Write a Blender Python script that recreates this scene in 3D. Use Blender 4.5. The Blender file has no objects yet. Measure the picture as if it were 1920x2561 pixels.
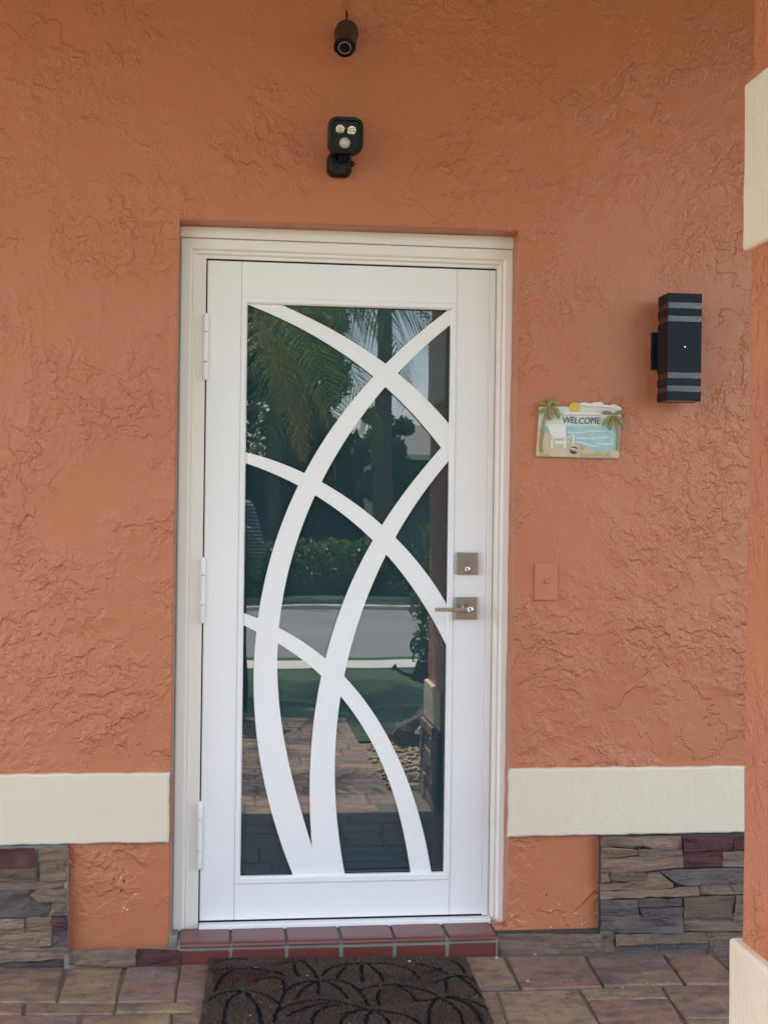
import bpy, bmesh, math, random
import numpy as np
from mathutils import Vector, Matrix, Euler, noise

# ------------------------------------------------------------------ camera, sky, sun, exposure
scene = bpy.context.scene
COL = scene.collection
R = math.radians
CAM_LOC = Vector((0.05504, -4.08845, 1.26379))
YAW, PITCH, ROLL = 0.1215, -0.00011, 0.01268
cam_data = bpy.data.cameras.new('camera')
cam = bpy.data.objects.new('camera', cam_data)
COL.objects.link(cam)
fwd = Vector((math.sin(YAW) * math.cos(PITCH), math.cos(YAW) * math.cos(PITCH), math.sin(PITCH)))
rgt = Vector((math.cos(YAW), -math.sin(YAW), 0))
up = rgt.cross(fwd)
r2 = rgt * math.cos(ROLL) + up * math.sin(ROLL)
u2 = up * math.cos(ROLL) - rgt * math.sin(ROLL)
cam.matrix_world = Matrix(((r2.x, u2.x, -fwd.x, CAM_LOC.x), (r2.y, u2.y, -fwd.y, CAM_LOC.y),
                           (r2.z, u2.z, -fwd.z, CAM_LOC.z), (0, 0, 0, 1)))
cam_data.sensor_fit = 'HORIZONTAL'
cam_data.sensor_width = 36.0
cam_data.lens = 36.0 * 3300 / 1920
cam_data.clip_start = 0.02
cam_data.clip_end = 1000
scene.camera = cam

TO_SUN = Vector((-0.16, -0.34, 1.0)).normalized()      # high sun, in front of the porch
world = bpy.data.worlds.new('World')
scene.world = world
world.use_nodes = True
wt = world.node_tree
bg = wt.nodes['Background']
sky = wt.nodes.new('ShaderNodeTexSky')
sky.sky_type = 'NISHITA'
sky.sun_disc = False
sky.sun_elevation = math.asin(TO_SUN.z)
sky.sun_rotation = math.atan2(TO_SUN.x, TO_SUN.y)
sky.air_density = 1.0
sky.dust_density = 1.6
# thin streaky clouds over the whole sky
tc = wt.nodes.new('ShaderNodeTexCoord')
mp = wt.nodes.new('ShaderNodeMapping'); mp.inputs['Scale'].default_value = (2.2, 2.2, 5.0)
cn = wt.nodes.new('ShaderNodeTexNoise'); cn.inputs['Scale'].default_value = 2.4; cn.inputs['Detail'].default_value = 7; cn.inputs['Roughness'].default_value = .6
cr = wt.nodes.new('ShaderNodeValToRGB'); cr.color_ramp.elements[0].position = .44; cr.color_ramp.elements[1].position = .78
cm = wt.nodes.new('ShaderNodeMixRGB'); cm.inputs['Color2'].default_value = (8.0, 8.3, 8.9, 1)
wt.links.new(tc.outputs['Generated'], mp.inputs['Vector']); wt.links.new(mp.outputs[0], cn.inputs['Vector'])
wt.links.new(cn.outputs['Fac'], cr.inputs[0]); wt.links.new(cr.outputs[0], cm.inputs['Fac'])
wt.links.new(sky.outputs[0], cm.inputs['Color1']); wt.links.new(cm.outputs[0], bg.inputs['Color'])
bg.inputs['Strength'].default_value = 0.115

sun_data = bpy.data.lights.new('sun', 'SUN')
sun_data.energy = 5.0
sun_data.angle = R(0.53)
sun_data.color = (1.0, 0.94, 0.84)
sun = bpy.data.objects.new('sun', sun_data)
COL.objects.link(sun)
sun.rotation_euler = TO_SUN.to_track_quat('Z', 'Y').to_euler()
sun.location = (0, -3, 8)

vs = scene.view_settings
vs.view_transform = 'Standard'; vs.look = 'None'; vs.exposure = 2.5; vs.gamma = 1.0; vs.use_curve_mapping = False
scene.cycles.use_denoising = True
scene.cycles.max_bounces = 10
scene.cycles.diffuse_bounces = 6
scene.cycles.caustics_reflective = False
scene.cycles.caustics_refractive = False
scene.cycles.sample_clamp_indirect = 6.0

# ------------------------------------------------------------------ measured shapes, metres
HOLES = [[[0.1193, 1.4461], [0.1193, 1.4583], [0.1193, 1.4705], [0.1193, 1.4828], [0.1193, 1.495], [0.1193, 1.5072], [0.1193, 1.5194], [0.1193, 1.5316], [0.1193, 1.5438], [0.1193, 1.556], [0.1193, 1.5682], [0.1193, 1.5804],
  [0.1193, 1.5927], [0.1193, 1.6049], [0.1193, 1.6171], [0.1193, 1.6293], [0.1193, 1.6415], [0.1193, 1.6537], [0.1193, 1.6659], [0.1193, 1.6781], [0.1193, 1.6903], [0.1193, 1.7026], [0.1193, 1.7148], [0.1193, 1.727],
  [0.1193, 1.7392], [0.1193, 1.7514], [0.1193, 1.7636], [0.1193, 1.7758], [0.1193, 1.788], [0.1193, 1.8002], [0.1193, 1.8125], [0.1193, 1.8247], [0.1193, 1.8369], [0.1193, 1.8491], [0.1193, 1.8613], [0.1193, 1.8735],
  [0.1193, 1.8857], [0.1193, 1.8979], [0.1195, 1.8993], [0.12, 1.9001], [0.121, 1.9003], [0.1223, 1.9001], [0.134, 1.8958], [0.1456, 1.8915], [0.1572, 1.887], [0.1688, 1.8825], [0.1804, 1.878], [0.1919, 1.8733],
  [0.2034, 1.8685], [0.2148, 1.8637], [0.2263, 1.8588], [0.2376, 1.8537], [0.249, 1.8486], [0.2603, 1.8434], [0.2715, 1.8381], [0.2827, 1.8327], [0.2938, 1.8272], [0.3049, 1.8216], [0.316, 1.8159], [0.327, 1.8101],
  [0.3379, 1.8042], [0.3488, 1.7982], [0.3597, 1.7921], [0.3704, 1.7859], [0.3812, 1.7796], [0.3918, 1.7732], [0.4024, 1.7667], [0.4129, 1.7601], [0.4234, 1.7534], [0.4338, 1.7466], [0.4441, 1.7396], [0.4544, 1.7326],
  [0.4645, 1.7255], [0.4746, 1.7182], [0.4847, 1.7109], [0.4946, 1.7035], [0.5045, 1.6959], [0.5143, 1.6883], [0.5153, 1.6873], [0.5157, 1.6862], [0.5155, 1.6851], [0.5147, 1.6839], [0.5066, 1.6748], [0.4985, 1.6656],
  [0.4906, 1.6563], [0.4827, 1.647], [0.4748, 1.6376], [0.4671, 1.6281], [0.4594, 1.6186], [0.4518, 1.609], [0.4443, 1.5994], [0.4369, 1.5896], [0.4295, 1.5799], [0.4223, 1.57], [0.4151, 1.5601], [0.408, 1.5502],
  [0.401, 1.5401], [0.3941, 1.5301], [0.3872, 1.5199], [0.3805, 1.5097], [0.3738, 1.4995], [0.3673, 1.4891], [0.3608, 1.4788], [0.3544, 1.4683], [0.3481, 1.4578], [0.3419, 1.4473], [0.3358, 1.4367], [0.3298, 1.4261],
  [0.3239, 1.4154], [0.3181, 1.4046], [0.3124, 1.3938], [0.3067, 1.3829], [0.3059, 1.3818], [0.3049, 1.3811], [0.3037, 1.381], [0.3024, 1.3814], [0.2908, 1.3866], [0.2792, 1.3917], [0.2675, 1.3966], [0.2557, 1.4013],
  [0.2438, 1.4059], [0.2319, 1.4103], [0.22, 1.4145], [0.208, 1.4186], [0.1959, 1.4225], [0.1838, 1.4262], [0.1716, 1.4298], [0.1594, 1.4332], [0.1471, 1.4364], [0.1348, 1.4394], [0.1224, 1.4422], [0.121, 1.4427],
  [0.1201, 1.4436], [0.1195, 1.4447]],
 [[0.2207, 1.9047], [0.233, 1.9047], [0.2454, 1.9047], [0.2577, 1.9047], [0.2701, 1.9047], [0.2824, 1.9047], [0.2948, 1.9047], [0.3071, 1.9047], [0.3195, 1.9047], [0.3318, 1.9047], [0.3442, 1.9047], [0.3565, 1.9047],
  [0.3689, 1.9047], [0.3812, 1.9047], [0.3936, 1.9047], [0.406, 1.9047], [0.4183, 1.9047], [0.4307, 1.9047], [0.443, 1.9047], [0.4554, 1.9047], [0.4677, 1.9047], [0.4801, 1.9047], [0.4924, 1.9047], [0.5048, 1.9047],
  [0.5171, 1.9047], [0.5295, 1.9047], [0.5418, 1.9047], [0.5542, 1.9047], [0.5665, 1.9047], [0.5789, 1.9047], [0.5912, 1.9047], [0.6036, 1.9047], [0.616, 1.9047], [0.6283, 1.9047], [0.6407, 1.9047], [0.653, 1.9047],
  [0.6654, 1.9047], [0.6777, 1.9047], [0.6901, 1.9047], [0.7024, 1.9047], [0.7148, 1.9047], [0.7271, 1.9047], [0.7395, 1.9047], [0.7518, 1.9047], [0.7531, 1.9045], [0.7536, 1.9042], [0.7534, 1.9036], [0.7525, 1.9027],
  [0.7426, 1.8951], [0.7328, 1.8873], [0.7231, 1.8796], [0.7133, 1.8717], [0.7037, 1.8638], [0.694, 1.8559], [0.6845, 1.8478], [0.675, 1.8398], [0.6655, 1.8316], [0.6561, 1.8234], [0.6467, 1.8151], [0.6374, 1.8068],
  [0.6282, 1.7984], [0.619, 1.7899], [0.6099, 1.7814], [0.6008, 1.7728], [0.5918, 1.7641], [0.5829, 1.7554], [0.5741, 1.7466], [0.5653, 1.7377], [0.5565, 1.7288], [0.5554, 1.7279], [0.5542, 1.7275], [0.553, 1.7277],
  [0.5517, 1.7283], [0.5415, 1.7355], [0.5311, 1.7426], [0.5207, 1.7496], [0.5103, 1.7564], [0.4997, 1.7632], [0.4891, 1.7699], [0.4785, 1.7765], [0.4678, 1.7829], [0.457, 1.7893], [0.4462, 1.7956], [0.4353, 1.8018],
  [0.4243, 1.8078], [0.4133, 1.8138], [0.4023, 1.8197], [0.3912, 1.8256], [0.3801, 1.8313], [0.3689, 1.8369], [0.3577, 1.8425], [0.3464, 1.848], [0.3351, 1.8534], [0.3238, 1.8587], [0.3124, 1.8639], [0.301, 1.8691],
  [0.2896, 1.8742], [0.2781, 1.8792], [0.2666, 1.8842], [0.2551, 1.8891], [0.2436, 1.894], [0.232, 1.8987], [0.2204, 1.9035], [0.2193, 1.904], [0.219, 1.9044], [0.2194, 1.9046]],
 [[0.594, 1.701], [0.6025, 1.7103], [0.6111, 1.7195], [0.6198, 1.7286], [0.6285, 1.7376], [0.6373, 1.7466], [0.6462, 1.7555], [0.6551, 1.7643], [0.6642, 1.773], [0.6733, 1.7817], [0.6825, 1.7903], [0.6917, 1.7988],
  [0.701, 1.8072], [0.7104, 1.8156], [0.7199, 1.8238], [0.7294, 1.832], [0.7391, 1.8401], [0.7487, 1.8481], [0.7585, 1.8561], [0.7596, 1.8567], [0.7604, 1.8568], [0.7608, 1.8561], [0.761, 1.8549], [0.761, 1.8424],
  [0.761, 1.8298], [0.761, 1.8173], [0.761, 1.8048], [0.761, 1.7923], [0.761, 1.7798], [0.761, 1.7672], [0.761, 1.7547], [0.761, 1.7422], [0.761, 1.7297], [0.761, 1.7172], [0.761, 1.7047], [0.761, 1.6921],
  [0.761, 1.6796], [0.761, 1.6671], [0.761, 1.6546], [0.761, 1.6421], [0.761, 1.6296], [0.761, 1.617], [0.761, 1.6045], [0.761, 1.592], [0.761, 1.5795], [0.761, 1.567], [0.761, 1.5544], [0.761, 1.5419], [0.7608, 1.5407],
  [0.7605, 1.5401], [0.7598, 1.5403], [0.7589, 1.5411], [0.7506, 1.5506], [0.7422, 1.56], [0.7336, 1.5693], [0.725, 1.5785], [0.7163, 1.5876], [0.7075, 1.5966], [0.6986, 1.6055], [0.6896, 1.6143], [0.6805, 1.623],
  [0.6713, 1.6316], [0.662, 1.6401], [0.6526, 1.6485], [0.6431, 1.6568], [0.6335, 1.665], [0.6239, 1.6731], [0.6141, 1.6811], [0.6043, 1.6889], [0.5944, 1.6967], [0.5934, 1.6977], [0.593, 1.6988], [0.5932, 1.6999]],
 [[0.3593, 1.3568], [0.3647, 1.3677], [0.3702, 1.3786], [0.3758, 1.3895], [0.3815, 1.4003], [0.3873, 1.4111], [0.3932, 1.4218], [0.3992, 1.4324], [0.4052, 1.443], [0.4114, 1.4536], [0.4176, 1.4641], [0.424, 1.4745],
  [0.4304, 1.4849], [0.4369, 1.4953], [0.4435, 1.5056], [0.4502, 1.5158], [0.4569, 1.526], [0.4638, 1.5361], [0.4707, 1.5462], [0.4777, 1.5562], [0.4848, 1.5662], [0.492, 1.5761], [0.4992, 1.5859], [0.5065, 1.5957],
  [0.514, 1.6054], [0.5214, 1.615], [0.529, 1.6246], [0.5366, 1.6342], [0.5444, 1.6437], [0.5522, 1.6531], [0.5532, 1.654], [0.5543, 1.6544], [0.5555, 1.6542], [0.5567, 1.6534], [0.5662, 1.6451], [0.5757, 1.6367],
  [0.5851, 1.6281], [0.5944, 1.6195], [0.6037, 1.6108], [0.6128, 1.602], [0.6219, 1.5931], [0.6309, 1.5841], [0.6397, 1.5751], [0.6485, 1.5659], [0.6573, 1.5567], [0.6659, 1.5474], [0.6744, 1.538], [0.6829, 1.5286],
  [0.6913, 1.519], [0.6996, 1.5094], [0.7078, 1.4998], [0.716, 1.49], [0.724, 1.4802], [0.732, 1.4704], [0.7328, 1.4691], [0.733, 1.4679], [0.7327, 1.4666], [0.7319, 1.4654], [0.7237, 1.4559], [0.7156, 1.4463],
  [0.7075, 1.4367], [0.6994, 1.4271], [0.6914, 1.4174], [0.6834, 1.4077], [0.6755, 1.398], [0.6677, 1.3882], [0.6599, 1.3783], [0.6521, 1.3684], [0.6444, 1.3585], [0.6368, 1.3485], [0.6293, 1.3384], [0.6218, 1.3283],
  [0.6144, 1.3182], [0.6071, 1.3079], [0.5999, 1.2977], [0.5927, 1.2874], [0.5856, 1.277], [0.5786, 1.2665], [0.5717, 1.2561], [0.5649, 1.2455], [0.5582, 1.2349], [0.5515, 1.2242], [0.5506, 1.2232], [0.5496, 1.2227],
  [0.5486, 1.2229], [0.5474, 1.2236], [0.5378, 1.2318], [0.5281, 1.2399], [0.5183, 1.2478], [0.5084, 1.2556], [0.4984, 1.2634], [0.4883, 1.271], [0.4781, 1.2784], [0.4679, 1.2858], [0.4575, 1.293], [0.4471, 1.3001],
  [0.4366, 1.3071], [0.426, 1.314], [0.4153, 1.3207], [0.4045, 1.3273], [0.3937, 1.3338], [0.3828, 1.3401], [0.3718, 1.3463], [0.3607, 1.3524], [0.3595, 1.3532], [0.3589, 1.3542], [0.3588, 1.3554]],
 [[0.5927, 1.1866], [0.5986, 1.1973], [0.6046, 1.208], [0.6107, 1.2186], [0.6169, 1.2292], [0.6232, 1.2397], [0.6296, 1.2501], [0.636, 1.2605], [0.6426, 1.2709], [0.6492, 1.2811], [0.6559, 1.2914], [0.6627, 1.3016],
  [0.6696, 1.3117], [0.6766, 1.3217], [0.6837, 1.3317], [0.6908, 1.3417], [0.6981, 1.3515], [0.7054, 1.3614], [0.7128, 1.3711], [0.7203, 1.3808], [0.7278, 1.3904], [0.7355, 1.4], [0.7432, 1.4095], [0.751, 1.4189],
  [0.7589, 1.4283], [0.7598, 1.4291], [0.7605, 1.4293], [0.7608, 1.4288], [0.761, 1.4275], [0.761, 1.4152], [0.761, 1.4028], [0.761, 1.3905], [0.761, 1.3782], [0.761, 1.3659], [0.761, 1.3535], [0.761, 1.3412],
  [0.761, 1.3289], [0.761, 1.3165], [0.761, 1.3042], [0.761, 1.2919], [0.761, 1.2795], [0.761, 1.2672], [0.761, 1.2549], [0.761, 1.2425], [0.761, 1.2302], [0.761, 1.2179], [0.761, 1.2056], [0.761, 1.1932],
  [0.761, 1.1809], [0.761, 1.1686], [0.761, 1.1562], [0.761, 1.1439], [0.761, 1.1316], [0.761, 1.1192], [0.761, 1.1069], [0.761, 1.0946], [0.761, 1.0823], [0.761, 1.0699], [0.761, 1.0576], [0.761, 1.0453],
  [0.761, 1.0329], [0.761, 1.0206], [0.761, 1.0083], [0.761, 0.9959], [0.761, 0.9836], [0.761, 0.9713], [0.7609, 0.9701], [0.7606, 0.9696], [0.7601, 0.9698], [0.7594, 0.9709], [0.7529, 0.9819], [0.7463, 0.9929],
  [0.7395, 1.0037], [0.7325, 1.0145], [0.7254, 1.0251], [0.7181, 1.0357], [0.7107, 1.0462], [0.7032, 1.0565], [0.6955, 1.0668], [0.6877, 1.0769], [0.6797, 1.087], [0.6717, 1.0969], [0.6635, 1.1068], [0.6551, 1.1165],
  [0.6467, 1.1261], [0.6381, 1.1356], [0.6294, 1.145], [0.6206, 1.1543], [0.6116, 1.1635], [0.6026, 1.1726], [0.5935, 1.1816], [0.5925, 1.1827], [0.5921, 1.184], [0.5922, 1.1852]],
 [[0.1193, 0.9497], [0.1193, 0.9621], [0.1193, 0.9744], [0.1193, 0.9868], [0.1193, 0.9992], [0.1193, 1.0115], [0.1193, 1.0239], [0.1193, 1.0363], [0.1193, 1.0486], [0.1193, 1.061], [0.1193, 1.0734], [0.1193, 1.0857],
  [0.1193, 1.0981], [0.1193, 1.1105], [0.1193, 1.1228], [0.1193, 1.1352], [0.1193, 1.1476], [0.1193, 1.16], [0.1193, 1.1723], [0.1193, 1.1847], [0.1193, 1.1971], [0.1193, 1.2094], [0.1193, 1.2218], [0.1193, 1.2342],
  [0.1193, 1.2465], [0.1193, 1.2589], [0.1193, 1.2713], [0.1193, 1.2836], [0.1193, 1.296], [0.1193, 1.3084], [0.1193, 1.3207], [0.1193, 1.3331], [0.1193, 1.3455], [0.1193, 1.3578], [0.1193, 1.3702], [0.1193, 1.3826],
  [0.1193, 1.395], [0.1193, 1.4073], [0.1195, 1.4087], [0.12, 1.4095], [0.121, 1.4098], [0.1223, 1.4096], [0.1342, 1.4058], [0.1461, 1.4018], [0.1578, 1.3978], [0.1696, 1.3935], [0.1813, 1.3892], [0.1929, 1.3847],
  [0.2045, 1.3801], [0.2161, 1.3753], [0.2275, 1.3704], [0.2389, 1.3653], [0.2503, 1.3602], [0.2616, 1.3548], [0.2728, 1.3494], [0.2839, 1.3438], [0.2851, 1.343], [0.2857, 1.342], [0.2859, 1.3408], [0.2854, 1.3394],
  [0.2803, 1.3284], [0.2753, 1.3173], [0.2704, 1.3062], [0.2656, 1.295], [0.2609, 1.2838], [0.2563, 1.2725], [0.2518, 1.2612], [0.2474, 1.2499], [0.2431, 1.2385], [0.2389, 1.2271], [0.2348, 1.2157], [0.2308, 1.2042],
  [0.2269, 1.1927], [0.2232, 1.1811], [0.2195, 1.1695], [0.2159, 1.1579], [0.2124, 1.1462], [0.2091, 1.1345], [0.2058, 1.1228], [0.2026, 1.1111], [0.1996, 1.0993], [0.1966, 1.0875], [0.1938, 1.0757], [0.1911, 1.0639],
  [0.1884, 1.052], [0.1859, 1.0401], [0.1835, 1.0282], [0.1812, 1.0162], [0.1789, 1.0043], [0.1768, 0.9923], [0.1748, 0.9803], [0.1729, 0.9683], [0.1711, 0.9563], [0.1694, 0.9442], [0.1679, 0.9322], [0.1675, 0.9309],
  [0.1668, 0.9301], [0.1658, 0.9299], [0.1645, 0.9302], [0.1505, 0.9355], [0.1365, 0.9406], [0.1223, 0.9455], [0.121, 0.9461], [0.12, 0.947], [0.1195, 0.9482]],
 [[0.2319, 0.9032], [0.233, 0.9156], [0.2342, 0.928], [0.2355, 0.9404], [0.237, 0.9527], [0.2386, 0.9651], [0.2403, 0.9774], [0.2422, 0.9897], [0.2441, 1.0019], [0.2462, 1.0142], [0.2485, 1.0264], [0.2508, 1.0387],
  [0.2533, 1.0508], [0.2559, 1.063], [0.2586, 1.0751], [0.2615, 1.0872], [0.2645, 1.0993], [0.2676, 1.1114], [0.2708, 1.1234], [0.2741, 1.1354], [0.2776, 1.1473], [0.2811, 1.1592], [0.2848, 1.1711], [0.2886, 1.1829],
  [0.2925, 1.1947], [0.2965, 1.2065], [0.3007, 1.2182], [0.3049, 1.2299], [0.3093, 1.2416], [0.3138, 1.2532], [0.3183, 1.2647], [0.323, 1.2763], [0.3278, 1.2877], [0.3327, 1.2992], [0.3377, 1.3106], [0.3384, 1.3117],
  [0.3394, 1.3123], [0.3405, 1.3124], [0.3418, 1.3119], [0.3524, 1.3054], [0.363, 1.2988], [0.3735, 1.2921], [0.3839, 1.2853], [0.3942, 1.2783], [0.4044, 1.2712], [0.4145, 1.264], [0.4246, 1.2566], [0.4345, 1.2492],
  [0.4444, 1.2416], [0.4541, 1.2338], [0.4638, 1.226], [0.4734, 1.218], [0.4828, 1.2099], [0.4922, 1.2017], [0.5014, 1.1934], [0.5106, 1.1849], [0.5196, 1.1764], [0.5205, 1.1752], [0.521, 1.174], [0.5209, 1.1727],
  [0.5204, 1.1714], [0.5144, 1.1606], [0.5085, 1.1499], [0.5028, 1.139], [0.4971, 1.1282], [0.4915, 1.1172], [0.4861, 1.1063], [0.4807, 1.0952], [0.4754, 1.0842], [0.4702, 1.0731], [0.4651, 1.0619], [0.4601, 1.0507],
  [0.4552, 1.0394], [0.4504, 1.0281], [0.4458, 1.0168], [0.4412, 1.0054], [0.4367, 0.994], [0.4323, 0.9826], [0.428, 0.9711], [0.4238, 0.9595], [0.4197, 0.948], [0.4157, 0.9364], [0.4118, 0.9248], [0.408, 0.9131],
  [0.4043, 0.9014], [0.4008, 0.8897], [0.3973, 0.8779], [0.3939, 0.8661], [0.3906, 0.8543], [0.3874, 0.8425], [0.3843, 0.8306], [0.3813, 0.8187], [0.3784, 0.8068], [0.3779, 0.8055], [0.3772, 0.805], [0.3763, 0.805],
  [0.3752, 0.8057], [0.3651, 0.8139], [0.3549, 0.822], [0.3446, 0.8299], [0.3341, 0.8376], [0.3235, 0.8451], [0.3128, 0.8525], [0.302, 0.8596], [0.291, 0.8666], [0.2799, 0.8734], [0.2687, 0.88], [0.2574, 0.8864],
  [0.246, 0.8926], [0.2344, 0.8986], [0.2332, 0.8994], [0.2324, 0.9005], [0.2319, 0.9018]],
 [[0.4368, 0.7523], [0.4392, 0.7645], [0.4416, 0.7767], [0.4442, 0.7888], [0.4469, 0.801], [0.4497, 0.8131], [0.4526, 0.8252], [0.4556, 0.8372], [0.4587, 0.8493], [0.4619, 0.8613], [0.4651, 0.8733], [0.4685, 0.8852],
  [0.472, 0.8972], [0.4756, 0.9091], [0.4793, 0.9209], [0.4831, 0.9328], [0.487, 0.9446], [0.491, 0.9564], [0.4951, 0.9681], [0.4993, 0.9798], [0.5035, 0.9915], [0.5079, 1.0031], [0.5124, 1.0147], [0.517, 1.0263],
  [0.5217, 1.0378], [0.5264, 1.0493], [0.5313, 1.0607], [0.5363, 1.0721], [0.5413, 1.0835], [0.5465, 1.0948], [0.5517, 1.106], [0.557, 1.1173], [0.5625, 1.1284], [0.5632, 1.1296], [0.5641, 1.13], [0.565, 1.1298],
  [0.5661, 1.129], [0.5744, 1.1198], [0.5826, 1.1106], [0.5906, 1.1013], [0.5986, 1.0918], [0.6065, 1.0823], [0.6143, 1.0727], [0.6219, 1.063], [0.6295, 1.0533], [0.6369, 1.0434], [0.6443, 1.0335], [0.6515, 1.0235],
  [0.6586, 1.0134], [0.6657, 1.0033], [0.6726, 0.993], [0.6794, 0.9828], [0.6861, 0.9724], [0.6928, 0.962], [0.6993, 0.9515], [0.7057, 0.941], [0.7121, 0.9304], [0.7183, 0.9197], [0.7245, 0.909], [0.7305, 0.8983],
  [0.7365, 0.8875], [0.7424, 0.8766], [0.7482, 0.8657], [0.7539, 0.8548], [0.7595, 0.8438], [0.7602, 0.8423], [0.7606, 0.8408], [0.7609, 0.8393], [0.761, 0.8377], [0.761, 0.8256], [0.761, 0.8134], [0.761, 0.8013],
  [0.761, 0.7891], [0.761, 0.7769], [0.761, 0.7648], [0.761, 0.7526], [0.761, 0.7405], [0.761, 0.7283], [0.761, 0.7162], [0.761, 0.704], [0.761, 0.6919], [0.761, 0.6797], [0.761, 0.6676], [0.761, 0.6554],
  [0.761, 0.6432], [0.761, 0.6311], [0.761, 0.6189], [0.761, 0.6068], [0.761, 0.5946], [0.761, 0.5825], [0.761, 0.5703], [0.761, 0.5582], [0.761, 0.546], [0.761, 0.5339], [0.761, 0.5217], [0.761, 0.5096],
  [0.761, 0.4974], [0.761, 0.4852], [0.761, 0.4731], [0.761, 0.4609], [0.761, 0.4488], [0.761, 0.4366], [0.761, 0.4245], [0.761, 0.4123], [0.761, 0.4002], [0.761, 0.388], [0.761, 0.3759], [0.761, 0.3637],
  [0.761, 0.3515], [0.761, 0.3394], [0.761, 0.3272], [0.761, 0.3151], [0.761, 0.3029], [0.761, 0.2908], [0.761, 0.2786], [0.761, 0.2665], [0.761, 0.2543], [0.761, 0.2422], [0.761, 0.23], [0.761, 0.2179], [0.761, 0.2057],
  [0.761, 0.1935], [0.761, 0.1814], [0.761, 0.1692], [0.761, 0.1571], [0.761, 0.1449], [0.761, 0.1328], [0.7608, 0.1314], [0.7602, 0.1304], [0.7592, 0.1298], [0.7578, 0.1296], [0.74, 0.1296], [0.7222, 0.1296],
  [0.7207, 0.1298], [0.7196, 0.1304], [0.7189, 0.1313], [0.7184, 0.1327], [0.7164, 0.1448], [0.7143, 0.1568], [0.712, 0.1689], [0.7097, 0.1809], [0.7073, 0.1929], [0.7047, 0.2048], [0.7021, 0.2168], [0.6994, 0.2287],
  [0.6966, 0.2406], [0.6936, 0.2525], [0.6906, 0.2643], [0.6875, 0.2761], [0.6843, 0.2879], [0.681, 0.2997], [0.6776, 0.3115], [0.674, 0.3232], [0.6704, 0.3349], [0.6667, 0.3465], [0.6629, 0.3581], [0.6589, 0.3697],
  [0.6549, 0.3813], [0.6508, 0.3928], [0.6465, 0.4043], [0.6422, 0.4157], [0.6377, 0.4271], [0.6331, 0.4384], [0.6285, 0.4497], [0.6237, 0.461], [0.6188, 0.4722], [0.6137, 0.4833], [0.6086, 0.4944], [0.6033, 0.5055],
  [0.5979, 0.5164], [0.5924, 0.5274], [0.5868, 0.5382], [0.581, 0.549], [0.5752, 0.5597], [0.5692, 0.5704], [0.563, 0.581], [0.5568, 0.5915], [0.5504, 0.6019], [0.5439, 0.6123], [0.5372, 0.6225], [0.5304, 0.6327],
  [0.5235, 0.6428], [0.5164, 0.6528], [0.5092, 0.6627], [0.5019, 0.6725], [0.4945, 0.6822], [0.4869, 0.6917], [0.4791, 0.7012], [0.4713, 0.7106], [0.4632, 0.7198], [0.4551, 0.729], [0.4468, 0.738], [0.4384, 0.7468],
  [0.4375, 0.748], [0.4369, 0.7493], [0.4367, 0.7508]],
 [[0.1193, 0.1328], [0.1193, 0.1451], [0.1193, 0.1573], [0.1193, 0.1696], [0.1193, 0.1819], [0.1193, 0.1942], [0.1193, 0.2064], [0.1193, 0.2187], [0.1193, 0.231], [0.1193, 0.2433], [0.1193, 0.2556], [0.1193, 0.2678],
  [0.1193, 0.2801], [0.1193, 0.2924], [0.1193, 0.3047], [0.1193, 0.3169], [0.1193, 0.3292], [0.1193, 0.3415], [0.1193, 0.3538], [0.1193, 0.3661], [0.1193, 0.3783], [0.1193, 0.3906], [0.1193, 0.4029], [0.1193, 0.4152],
  [0.1193, 0.4274], [0.1193, 0.4397], [0.1193, 0.452], [0.1193, 0.4643], [0.1193, 0.4766], [0.1193, 0.4888], [0.1193, 0.5011], [0.1193, 0.5134], [0.1193, 0.5257], [0.1193, 0.538], [0.1193, 0.5502], [0.1193, 0.5625],
  [0.1193, 0.5748], [0.1193, 0.5871], [0.1193, 0.5993], [0.1193, 0.6116], [0.1193, 0.6239], [0.1193, 0.6362], [0.1193, 0.6485], [0.1193, 0.6607], [0.1193, 0.673], [0.1193, 0.6853], [0.1193, 0.6976], [0.1193, 0.7098],
  [0.1193, 0.7221], [0.1193, 0.7344], [0.1193, 0.7467], [0.1193, 0.759], [0.1193, 0.7712], [0.1193, 0.7835], [0.1193, 0.7958], [0.1193, 0.8081], [0.1193, 0.8203], [0.1193, 0.8326], [0.1193, 0.8449], [0.1193, 0.8572],
  [0.1193, 0.8695], [0.1193, 0.8817], [0.1193, 0.894], [0.1193, 0.9063], [0.1195, 0.9076], [0.12, 0.9084], [0.1209, 0.9086], [0.1222, 0.9082], [0.1349, 0.9024], [0.1476, 0.8964], [0.1602, 0.8903], [0.1614, 0.8895],
  [0.1623, 0.8885], [0.1627, 0.8872], [0.1627, 0.8857], [0.1617, 0.8736], [0.1607, 0.8614], [0.1598, 0.8492], [0.159, 0.8369], [0.1584, 0.8247], [0.1578, 0.8125], [0.1573, 0.8003], [0.157, 0.7881], [0.1567, 0.7758],
  [0.1566, 0.7636], [0.1565, 0.7513], [0.1566, 0.7391], [0.1567, 0.7269], [0.157, 0.7146], [0.1574, 0.7024], [0.1578, 0.6902], [0.1584, 0.678], [0.1591, 0.6657], [0.1599, 0.6535], [0.1607, 0.6413], [0.1617, 0.6291],
  [0.1628, 0.6169], [0.1639, 0.6048], [0.1652, 0.5926], [0.1665, 0.5804], [0.168, 0.5683], [0.1696, 0.5561], [0.1712, 0.544], [0.173, 0.5319], [0.1748, 0.5198], [0.1767, 0.5077], [0.1788, 0.4957], [0.1809, 0.4836],
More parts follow.
